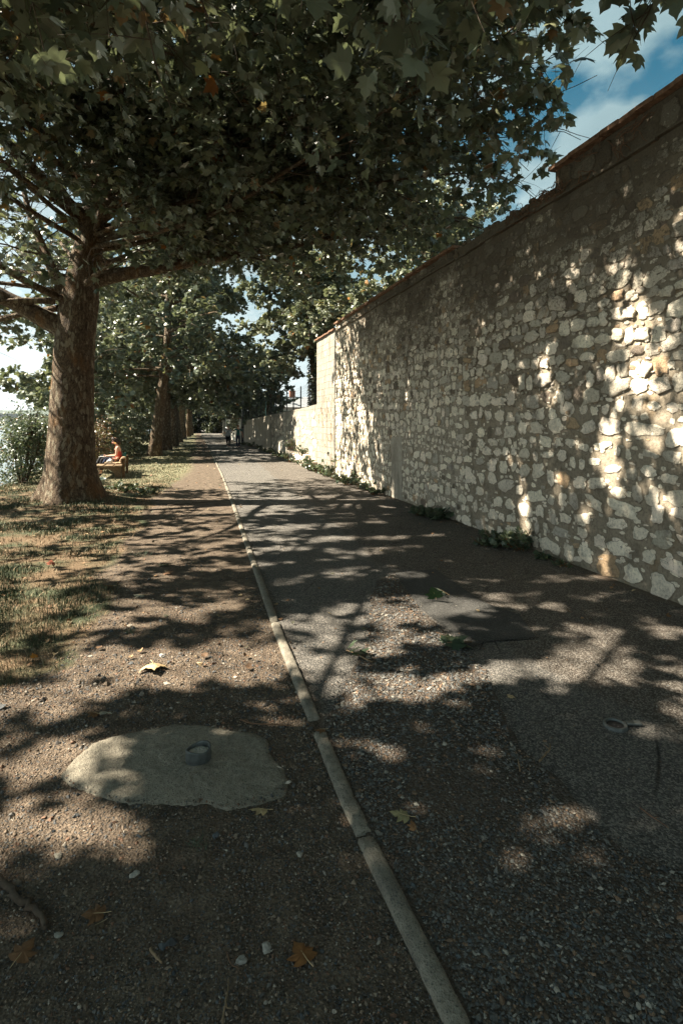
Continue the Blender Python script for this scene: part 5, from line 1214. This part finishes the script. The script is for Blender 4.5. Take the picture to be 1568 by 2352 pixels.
# ------------------------------------------------------------------ bench, people, belongings
def skinned(name, J, E, m, parent=None, sub=2, sy=1.0, post=None):
    """one continuous surface grown from a jointed skeleton: J = list of (x, y, z, r)"""
    me = bpy.data.meshes.new(name + '_rig'); me.from_pydata([j[:3] for j in J], E, []); me.update()
    o = bpy.data.objects.new(name + '_rig', me); COL.objects.link(o)
    md = o.modifiers.new('skin', 'SKIN'); md.use_smooth_shade = True; md.branch_smoothing = .6
    sv = me.skin_vertices[0].data
    for i, j in enumerate(J): sv[i].radius = (j[3], j[3]); sv[i].use_root = (i == 0)
    sb = o.modifiers.new('sub', 'SUBSURF'); sb.levels = sub; sb.render_levels = sub
    dg = bpy.context.evaluated_depsgraph_get(); dg.update()
    nm = bpy.data.meshes.new_from_object(o.evaluated_get(dg)); bpy.data.objects.remove(o)
    nm.name = name
    nm.materials.clear(); nm.materials.append(m)
    for p in nm.polygons: p.use_smooth = True
    for v in nm.vertices:
        if sy != 1.0: v.co.y *= sy
        if post: post(v.co)
    q = bpy.data.objects.new(name, nm); COL.objects.link(q)
    if parent: q.parent = parent
    return q
class Sk:
    def __init__(s): s.J = []; s.E = []
    def ch(s, pts, start=None):
        p = start
        for q in pts:
            s.J.append(tuple(q)); i = len(s.J) - 1
            if p is not None: s.E.append((p, i))
            p = i
        return p
def V3(*a): return np.array(a, float)
def hand(sk, w, dirn, side, spread, start, curl=.5, sc=1.0):
    """palm, four unequal fingers and a thumb, rooted at wrist w"""
    d = dirn / np.linalg.norm(dirn); s = spread / np.linalg.norm(spread); n = np.cross(d, s) * side
    palm = w + d * .055 * sc; i = sk.ch([(*palm, .021 * sc)], start)
    for k, L in enumerate((.068, .078, .072, .055)):
        off = s * (k - 1.5) * .019 * sc; a = palm + d * .035 * sc + off; b = a + (d * (1 - curl * .3) + n * curl * .5) * L * .5 * sc; c = b + (d * (1 - curl) + n * curl) * L * .5 * sc
        sk.ch([(*a, .0095 * sc), (*b, .0085 * sc), (*c, .0065 * sc)], i)
    t = w + d * .03 * sc - s * .030 * sc; t2 = t + (d * .7 - s * .6 + n * .3) * .035 * sc; t3 = t2 + d * .025 * sc + n * .01
    sk.ch([(*t, .012 * sc), (*t2, .010 * sc), (*t3, .008 * sc)], start)
def head_sk(sk, nk, c, fwd, up, start):
    """neck, skull with jaw, nose and ears; c = skull centre"""
    rt = np.cross(fwd, up)
    a = sk.ch([(*nk, .047), (*(nk + (c - nk) * .5 - fwd * .004), .050)], start)
    b = sk.ch([(*(c - up * .03), .072), (*(c + up * .035 - fwd * .012), .084), (*(c + up * .085 - fwd * .015), .052)], a)
    return rt
def face_parts(root, c, fwd, up, rt, hair_col, hair_fn):
    # jaw, nose, ears and mouth belong to the head surface (children of the person for their own colour)
    mb = MB()
    def ell(o, r, A):
        n, m_ = 12, 8; th = np.arange(n) * 2 * math.pi / n; ph = np.linspace(0, math.pi, m_)
        V = np.array([[math.cos(t) * math.sin(p) * r[0], math.sin(t) * math.sin(p) * r[1], math.cos(p) * r[2]] for p in ph for t in th]) @ A + o
        mb.add(V, None, [[i * n + j, i * n + (j + 1) % n, (i + 1) * n + (j + 1) % n, (i + 1) * n + j] for i in range(m_ - 1) for j in range(n)])
    A = np.stack([rt, fwd, up])
    ell(c + fwd * .052 - up * .052, (.045, .045, .040), A); ell(c + fwd * .092 - up * .018, (.012, .016, .022), A)
    for s in (-1, 1): ell(c + rt * s * .078 - up * .012 - fwd * .01, (.008, .018, .030), A)
    mb.build('face', M['skin'], root, True)
    mb = MB()
    for s in (-1, 1): ell(c + rt * s * .032 + fwd * .080 + up * .008, (.013, .008, .008), A)
    mb.build('eyes', M['cloth_black'], root, True)
    mb = MB(); ell(c + fwd * .094 - up * .052, (.020, .006, .006), A); mb.build('mouth', M['cloth_coral'], root, True)
    sk = Sk(); hair_fn(sk, c, fwd, up, rt); skinned('hair', sk.J, sk.E, M[hair_col], root)
def walker(label, loc, rz, sc, wide, cloth, trouser, shoe, hairc, armL, armR, legL, legR, long_blouse, shoe_label=None):
    root = empty('person', loc, label, 'person', 'people walking away', rz); root.scale = (sc, sc, sc)
    fwd, up = V3(0, 1, 0), V3(0, 0, 1)
    w = wide
    tor = [(0, 0, .90, .125 * w), (0, -.01, 1.03, .112 * w), (0, -.01, 1.16, .118 * w), (0, -.01, 1.27, .10 * w)]
    def arms(sk, top, extra, full=True):
        for s, a in ((-1, armL), (1, armR)):
            sh = V3(s * .165 * (w * .6 + .4), -.01, 1.295); e, h = V3(*a[0]), V3(*a[1])
            if full:
                i = sk.ch([(*sh, .048 + extra), (*((sh + e) / 2), .040 + extra), (*e, .034 + extra), (*((e + h) / 2), .031), (*h, .023)], top)
                hand(sk, h, h - e + V3(0, .02, -.05), s, V3(0, 1, 0.1), i, .6)
            else:
                m_ = sh + (e - sh) * .72; sk.ch([(*sh, .056 + extra), (*(sh + (e - sh) * .4), .052 + extra), (*m_, .050 + extra)], top)
    sk = Sk(); t = sk.ch(tor); nk = V3(0, -.005, 1.37); head_sk(sk, nk, V3(0, .012, 1.485), fwd, up, t); arms(sk, t, 0)
    for s, l in ((-1, legL), (1, legR)): sk.ch([(s * .085 * w, 0, .83, .085 * w), (*l[0], .052), (*l[1], .034), (*(V3(*l[1]) + V3(*l[2]) * .5), .032), (*(V3(*l[1]) + V3(*l[2])), .024)], 0)
    skinned('body', sk.J, sk.E, M['skin'], root, 2, .86)
    sk = Sk(); t = sk.ch([(0, 0, .76 if long_blouse else .82, .150 * w), (0, 0, .92, .148 * w), (0, -.01, 1.03, .130 * w), (0, -.01, 1.16, .134 * w), (0, -.01, 1.275, .112 * w), (0, -.008, 1.335, .062)]); arms(sk, 4, 0.006, False)
    skinned('shirt', sk.J, sk.E, M[cloth], root, 2, .88)
    sk = Sk(); sk.ch([(0, 0, .98, .122 * w), (0, 0, .86, .140 * w)])
    for s, l in ((-1, legL), (1, legR)): k, a = V3(*l[0]), V3(*l[1]); sk.ch([(s * .088 * w, 0, .78, .105 * w), (*((V3(s * .088 * w, 0, .8) + k) / 2), .090 * w), (*k, .068), (*((k + a) / 2), .058), (*(a + (k - a) * .08), .046)], 1)
    skinned('trousers', sk.J, sk.E, M[trouser], root, 2, .9)
    for s, l in ((-1, legL), (1, legR)):
        a, d = V3(*l[1]), V3(*l[2]); sk = Sk(); sk.ch([(*(a + V3(0, -.035, -.02) + d * .02), .042), (*(a + d * .45 + V3(0, 0, -.02)), .043), (*(a + d * 1.0 + V3(0, 0, -.015)), .036), (*(a + d * 1.25 + V3(0, 0, -.01)), .024)])
        skinned('shoe', sk.J, sk.E, M[shoe], root, 2)
    def hf(sk, c, f, u, rt): sk.ch([(*(c - f * .035 - u * .045), .066), (*(c - f * .03 + u * .02), .088), (*(c - f * .005 + u * .075), .066), (*(c + f * .045 + u * .085), .036)])
    face_parts(root, V3(0, .012, 1.485), fwd, up, V3(1, 0, 0), hairc, hf)
    return root
pa = at(524, 1029.3); pb = at(547, 1029.0)
wa = walker('grey haired person in a speckled blouse and black trousers walking away', (pa.x, pa.y, 0), R(-2), 1.0, 1.12, 'cloth_print', 'cloth_black', 'cloth_white', 'hair_grey',
       ((-.27, -.03, 1.06), (-.13, .16, .98)), ((.25, .05, 1.06), (.20, .24, 1.0)), ((-.075, -.02, .47), (-.045, -.14, .15), (.0, .10, -.10)), ((.085, .06, .46), (.075, .02, .075), (.01, .14, -.04)), True)
mb = MB(); s_ = np.linspace(0, 1, 12); tube(mb, np.stack([-.15 + .27 * s_, -.135 - .02 * np.sin(s_ * 3.1), .98 + .34 * s_], 1), .008, 4); mb.build('bag_strap', M['cloth_navy'], wa)
wb = walker('person in a teal shirt and dark jeans walking away, one arm raised', (pb.x, pb.y, 0), R(3), 1.02, .96, 'cloth_teal', 'cloth_navy', 'cloth_black', 'hair_brown',
       ((-.30, .03, 1.14), (-.44, .10, 1.24)), ((.26, -.01, 1.04), (.31, .03, .82)), ((-.085, .02, .46), (-.07, -.05, .085), (-.01, .13, -.04)), ((.085, .02, .46), (.07, .04, .08), (.02, .13, -.03)), False)
hb = empty('handbag', (pb.x + .335, pb.y + .05, 0), 'small dark bag hanging from the right hand of the person in teal', 'bag')
mb = MB(); sk = Sk(); sk.ch([(0, 0, .44, .05), (0, 0, .52, .06), (0, 0, .60, .04)]); skinned('bag', sk.J, sk.E, M['cloth_black'], hb); mb = MB(); a_ = np.linspace(0, math.pi, 9); tube(mb, np.stack([.03 * np.cos(a_), 0 * a_, .62 + .16 * np.sin(a_)], 1), .007, 5); mb.build('strap', M['cloth_black'], hb)
# --- bench; local +Y runs along it, the seat reaches out to -X
BP = at(284, 1099)
bench = empty('park_bench', (BP.x, BP.y, float(ground_z([BP.x], [BP.y])[0])), 'rustic wooden bench of three thick planks facing the river', 'bench', None, R(2))
for k, x in enumerate((-.16, -.44, -.735)):
    mb = MB(); bbox(mb, (x, .92, .405 - .006 * (k == 1)), (.27 if k else .24, 2.05 - .03 * k, .065), .014); mb.build('seat_plank', M['wood'], bench)
for y in (.16, 1.72):
    mb = MB(); th = np.linspace(0, math.pi / 2, 8); prof = [(-.80, .368), (-.80, .335)] + [(-.62 + .36 * math.sin(t), .30 * math.cos(t) + .02) for t in th] + [(-.26, -.03), (-.07, -.03), (-.10, .368)]
    n = len(prof); V = [(a, y + d, b) for d in (-.05, .05) for a, b in prof]
    c0 = len(V); V += [(-.16, y - .05, .30), (-.16, y + .05, .30)]
    mb.add(V, [[c0, i, (i + 1) % n] for i in range(n)] + [[c0 + 1, n + (i + 1) % n, n + i] for i in range(n)], [[i, n + i, n + (i + 1) % n, (i + 1) % n] for i in range(n)]); mb.build('support', M['wood'], bench)
    mb = MB(); bbox(mb, (.0, y - .08, .31), (.085, .10, .70), .012); mb.build('post', M['wood_dark'], bench)
mb = MB(); bbox(mb, (-.066, .92, .56), (.045, 2.0, .17), .012); mb.build('backrest', M['wood_dark'], bench)
# --- seated woman: local facing +Y, turned to face the river (-X)
wz = float(ground_z([BP.x], [BP.y])[0])
def seated():
    root = empty('person', (BP.x - .24, BP.y + .78, wz + .44), 'dark haired woman in a coral top and sunglasses reading on the bench', 'person', None, R(92)); root.scale = (1.1,) * 3
    fwd, up = V3(0, 1, 0), V3(0, 0, 1); hf_ = V3(0, .80, -.60); hu = V3(0, .60, .80); c = V3(0, .115, .705)
    tor = [(0, .0, .10, .125), (0, -.01, .23, .098), (0, .0, .37, .105), (0, .025, .47, .088)]
    aL = (V3(-.21, .05, .245), V3(-.10, .29, .235)); aR = (V3(.21, .07, .25), V3(.07, .31, .235))
    sk = Sk(); t = sk.ch(tor); head_sk(sk, V3(0, .05, .56), c, hf_, hu, t)
    for s, (e, h) in ((-1, aL), (1, aR)):
        sh = V3(s * .165, .02, .495); i = sk.ch([(*sh, .047), (*((sh + e) / 2), .038), (*e, .033), (*((e + h) / 2), .030), (*h, .022)], t); hand(sk, h, h - e, s, V3(0, .3, 1), i, .7)
    legs = ((V3(-.10, .46, .15), V3(-.08, .50, -.30), V3(0, .12, -.03)), (V3(.06, .48, .23), V3(-.06, .66, -.12), V3(-.02, .11, -.06)))
    for s, (k, a, d) in zip((-1, 1), legs): sk.ch([(s * .09, .06, .10, .085), (*k, .054), (*a, .033), (*(a + d * .5), .030), (*(a + d), .022)], 0)
    skinned('body', sk.J, sk.E, M['skin'], root, 2)
    sk = Sk(); sk.ch([(0, .0, .12, .128), (0, -.01, .23, .108), (0, .0, .37, .118), (0, .03, .455, .100)]); i = 3
    for s in (-1, 1): sk.ch([(s * .06, .07, .48, .032), (s * .055, .045, .555, .018)], i)
    skinned('top', sk.J, sk.E, M['cloth_coral'], root)
    sk = Sk(); sk.ch([(0, -.01, .13, .128), (0, .02, .09, .130)])
    for s, (k, a, d) in zip((-1, 1), legs): sk.ch([(s * .09, .14, .115, .095), (*k, .070), (*((k + a) / 2), .060), (*(a + (k - a) * .22), .052)], 1)
    skinned('trousers', sk.J, sk.E, M['cloth_black'], root)
    for k, a, d in legs: sk = Sk(); sk.ch([(*(a + V3(0, -.03, -.02)), .038), (*(a + d * .6 + V3(0, 0, -.02)), .038), (*(a + d * 1.3 + V3(0, 0, -.015)), .026)]); skinned('shoe', sk.J, sk.E, M['cloth_black'], root)
    def hf(sk, c, f, u, rt):
        sk.ch([(*(c - f * .028 + u * .012), .104), (*(c + f * .010 + u * .062), .092), (*(c + f * .062 + u * .070), .046)])
        sk.ch([(*(c - f * .065 - u * .060), .082), (*(c - f * .085 - u * .125), .066), (*(c - f * .115 - u * .165), .040)], 0)
        sk.ch([(*(c - f * .05 - u * .13), .055), (*(c - f * .03 - u * .19), .035)], 3)
        for s in (-1, 1): sk.ch([(*(c + rt * s * .066 + f * .012 + u * .015), .036), (*(c + rt * s * .078 - f * .02 - u * .06), .030), (*(c + rt * s * .07 - f * .03 - u * .12), .022)], 0)
    face_parts(root, c, hf_, hu, V3(1, 0, 0), 'hair_dark', hf)
    mb = MB()
    for s in (-1, 1): bbox(mb, tuple(c + hf_ * .094 + hu * .012 + V3(s * .034, 0, 0)), (.05, .014, .036), .006)
    for s in (-1, 1): tube(mb, [c + hf_ * .09 + hu * .016 + V3(s * .06, 0, 0), c + hu * .012 + V3(s * .083, 0, 0)], .004, 4)
    mb.build('sunglasses', M['iron'], root)
    mb = MB(); a_ = np.linspace(0, 6.28, 14)
    for s in (-1, 1): tube(mb, np.stack([0 * a_ + s * .086 + c[0], .017 * np.cos(a_) + c[1] - .02, .022 * np.sin(a_) + c[2] - .06], 1), .004, 4)
    mb.build('earrings', simple('gold', (.6, .4, .12), .3, .1, 5, 0, 1.0), root)
    return root
seated()
bx, by = BP.x, BP.y
o = empty('book', (bx - .72, by + .80, wz + .665), 'open white book lying on the seated woman\'s lap', 'book', None, R(4))
mb = MB()
for s in (-1, 1):
    V = []; ys = np.linspace(0, .15, 6)
    for q in ys: zc = .022 * math.sin(q / .15 * 2.2); V += [(-.10, s * q, zc), (.10, s * q, zc), (.10, s * q, zc - .014), (-.10, s * q, zc - .014)]
    F = [[4 * i + j, 4 * i + (j + 1) % 4, 4 * i + 4 + (j + 1) % 4, 4 * i + 4 + j] for i in range(5) for j in range(4)] + [[0, 1, 2, 3], [20, 21, 22, 23]]; mb.add(V, None, F)
mb.build('pages', M['paper'], o)
mb = MB(); box(mb, (0, 0, -.018), (.21, .31, .005)); mb.build('cover', M['cloth_navy'], o)
o = empty('handbag', (bx - .46, by + .33, wz + .435), 'white slouchy bag with navy strap on the bench beside the woman', 'bag', None, .2)
def lump(c):
    c.z *= 1 + .12 * math.sin(c.x * 40 + c.y * 25); c.x += .012 * math.sin(c.z * 60 + c.y * 30)
    if c.z < .004: c.z = .004
sk = Sk(); sk.ch([(-.10, 0, .075, .075), (.0, 0, .10, .10), (.10, 0, .07, .07)]); skinned('bag', sk.J, sk.E, M['cloth_white'], o, 3, .8, lump)
sk = Sk(); sk.ch([(-.21, .02, .05, .045), (-.17, .03, .10, .05), (-.09, .05, .16, .045), (.04, .05, .185, .03), (.14, .04, .10, .03)]); skinned('flap', sk.J, sk.E, M['cloth_navy'], o, 2, 1, lump)
o = empty('blanket', (bx - .17, by + .30, wz + .44), 'folded tan blanket on the rear plank of the bench', 'blanket'); sk = Sk(); sk.ch([(-.13, 0, .03, .032), (.0, .02, .035, .04), (.10, 0, .03, .03)]); skinned('cloth', sk.J, sk.E, M['cloth_tan'], o, 2, 3.0)
o = empty('jacket', (bx - .01, by + .75, wz + .60), 'teal jacket draped over the backrest behind the woman', 'jacket'); sk = Sk(); sk.ch([(-.05, 0, -.05, .04), (-.04, 0, .08, .06), (-.03, 0, .20, .045)]); skinned('cloth', sk.J, sk.E, M['cloth_teal'], o, 2, 3.0, lump)
o = empty('scarf', (bx - .02, by + .40, wz + .60), 'pale tan cloth hung over the bench back by its near post', 'cloth'); sk = Sk(); sk.ch([(-.14, 0, -.10, .03), (-.06, 0, .05, .04), (.03, 0, .06, .035), (.05, 0, -.06, .03)]); skinned('cloth', sk.J, sk.E, M['cloth_tan'], o, 2, 2.2)
p = at(234, 1113); o = empty('plastic_cup', (p.x, p.y, float(ground_z([p.x], [p.y])[0])), 'translucent white plastic tub discarded in the grass beside the trunk', 'tub'); o.rotation_euler = (.25, .1, 0)
mb = MB(); lathe(mb, [[0, .004], [.085, .0], [.10, .19], [.105, .195], [.098, .19], [.082, .008], [0, .012]], 22); mb.build('tub', M['plastic'], o, True); mb = MB(); lathe(mb, [[.100, .182], [.110, .182], [.110, .198], [.100, .198]], 22); mb.build('rim', M['plastic'], o, True)
# ------------------------------------------------------------------ the far road bridge and what drives on it
def build_bridge():
    a, b = np.array([-240., 590.]), np.array([-172., 1400.]); L = np.linalg.norm(b - a); az = math.atan2(b[1] - a[1], b[0] - a[0])
    root = empty('road_bridge', (a[0], a[1], 0), 'long grey concrete road bridge across the river in the distance', 'bridge', None, az)
    mb = MB(); box(mb, (L / 2, 0, 9.5), (L, 13, .9)); mb.build('deck', M['bridge'], root)
    mb = MB(); box(mb, (L / 2, 0, 7.55), (L - .2, 9, 3.0)); mb.build('girder', M['bridge'], root)
    mb = MB(); [box(mb, (L / 2, s * 6.3, 10.35), (L, .25, .8)) for s in (-1, 1)]; mb.build('parapet', M['bridge'], root)
    for k in range(10):
        mb = MB(); bbox(mb, (40 + k * 82, 0, 1.6), (4, 9, 9.1), .8); mb.build('pier', M['bridge'], root)
    def truck(name, label, cat, s, body, L_, H, y, red=False):
        t = empty(name, (0, 0, 0), label, cat, 'vehicles on the far bridge'); p = a + (b - a) * s; n = np.array([-(b - a)[1], (b - a)[0]]) / L; t.location = (*(p + n * y), 9.96); t.rotation_euler = (0, 0, az)
        mb = MB(); bbox(mb, (0, 0, .6 + H / 2), (L_, 2.4, H), .08); mb.build('cargo_box', M[body], t)
        mb = MB(); bbox(mb, (L_ / 2 + 1.1, 0, .6 + H * .4), (1.9, 2.3, H * .8), .15); c = mb.build('cab', M['redpaint' if red else body], t); mb = MB(); box(mb, (L_ / 2 + 2.07, 0, .6 + H * .55), (.06, 1.9, H * .28)); mb.build('windscreen', M['rubber'], c)
        for wx in (-L_ * .32, L_ / 2 + 1.0):
            for wy in (-1.0, 1.0):
                mb = MB(); tube(mb, [[wx, wy - .15, .5], [wx, wy + .15, .5]], .5, 14); mb.build('wheel', M['rubber'], t)
    truck('lorry', 'pale grey lorry crossing the far bridge behind the white van', 'lorry', .105, 'wallwhite', 9, 3.2, 3); truck('van', 'white van crossing the far bridge at the left edge', 'van', .135, 'truckwhite', 6, 2.6, 3)
    truck('lorry', 'white and red lorry on the bridge seen just right of the thick trunk', 'lorry', .66, 'truckwhite', 9, 3.0, 3, True)
build_bridge()
def far_bank():
    rng = np.random.default_rng(171)
    k = 0; mb = MB(); P = []
    xs = rng.uniform(-900, -60, 900); 
    for x in xs:
        y = 790 - .55 * x + rng.uniform(5, 160)
        P.append((x, y, -1 + rng.uniform(0, 1)))
    P = np.array(P)
    T = MB(); n = 60
    for p in P:
        r = rng.uniform(4, 8); q = rng.normal(0, 1, (n, 3)); q /= np.linalg.norm(q, axis=1)[:, None]; q = q * rng.uniform(.6, 1, (n, 1)) * [r, r, r * .8] + p + [0, 0, r * .75]
        A = rng.normal(0, 1, (n, 3)); leaves(T, q, A, rng.normal(0, .6, (n, 3)) + [0, 0, 1], rng.uniform(1.5, 3.2, n), 'far', rng, rng.random(n) * .9)
    tag(T.build('far_woods', M['leaf']), 'distant wooded far bank of the river below the bridge', 'woods', None, 'stuff')
far_bank()
# ------------------------------------------------------------------ the air
def build_haze():
    mb = MB(); box(mb, (-300, 830, 8), (2600, 2460, 130)); o = mb.build('haze', None)
    m = bpy.data.materials.new('pale air'); m.use_nodes = True; t = m.node_tree; t.nodes.clear()
    v = t.nodes.new('ShaderNodeVolumePrincipled'); v.inputs['Color'].default_value = (.80, .88, .95, 1); v.inputs['Density'].default_value = .00012; v.inputs['Anisotropy'].default_value = .3
    out = t.nodes.new('ShaderNodeOutputMaterial'); t.links.new(v.outputs[0], out.inputs['Volume']); o.data.materials.append(m)
    tag(o, 'pale summer haze over the river', 'haze', None, 'stuff')
build_haze()
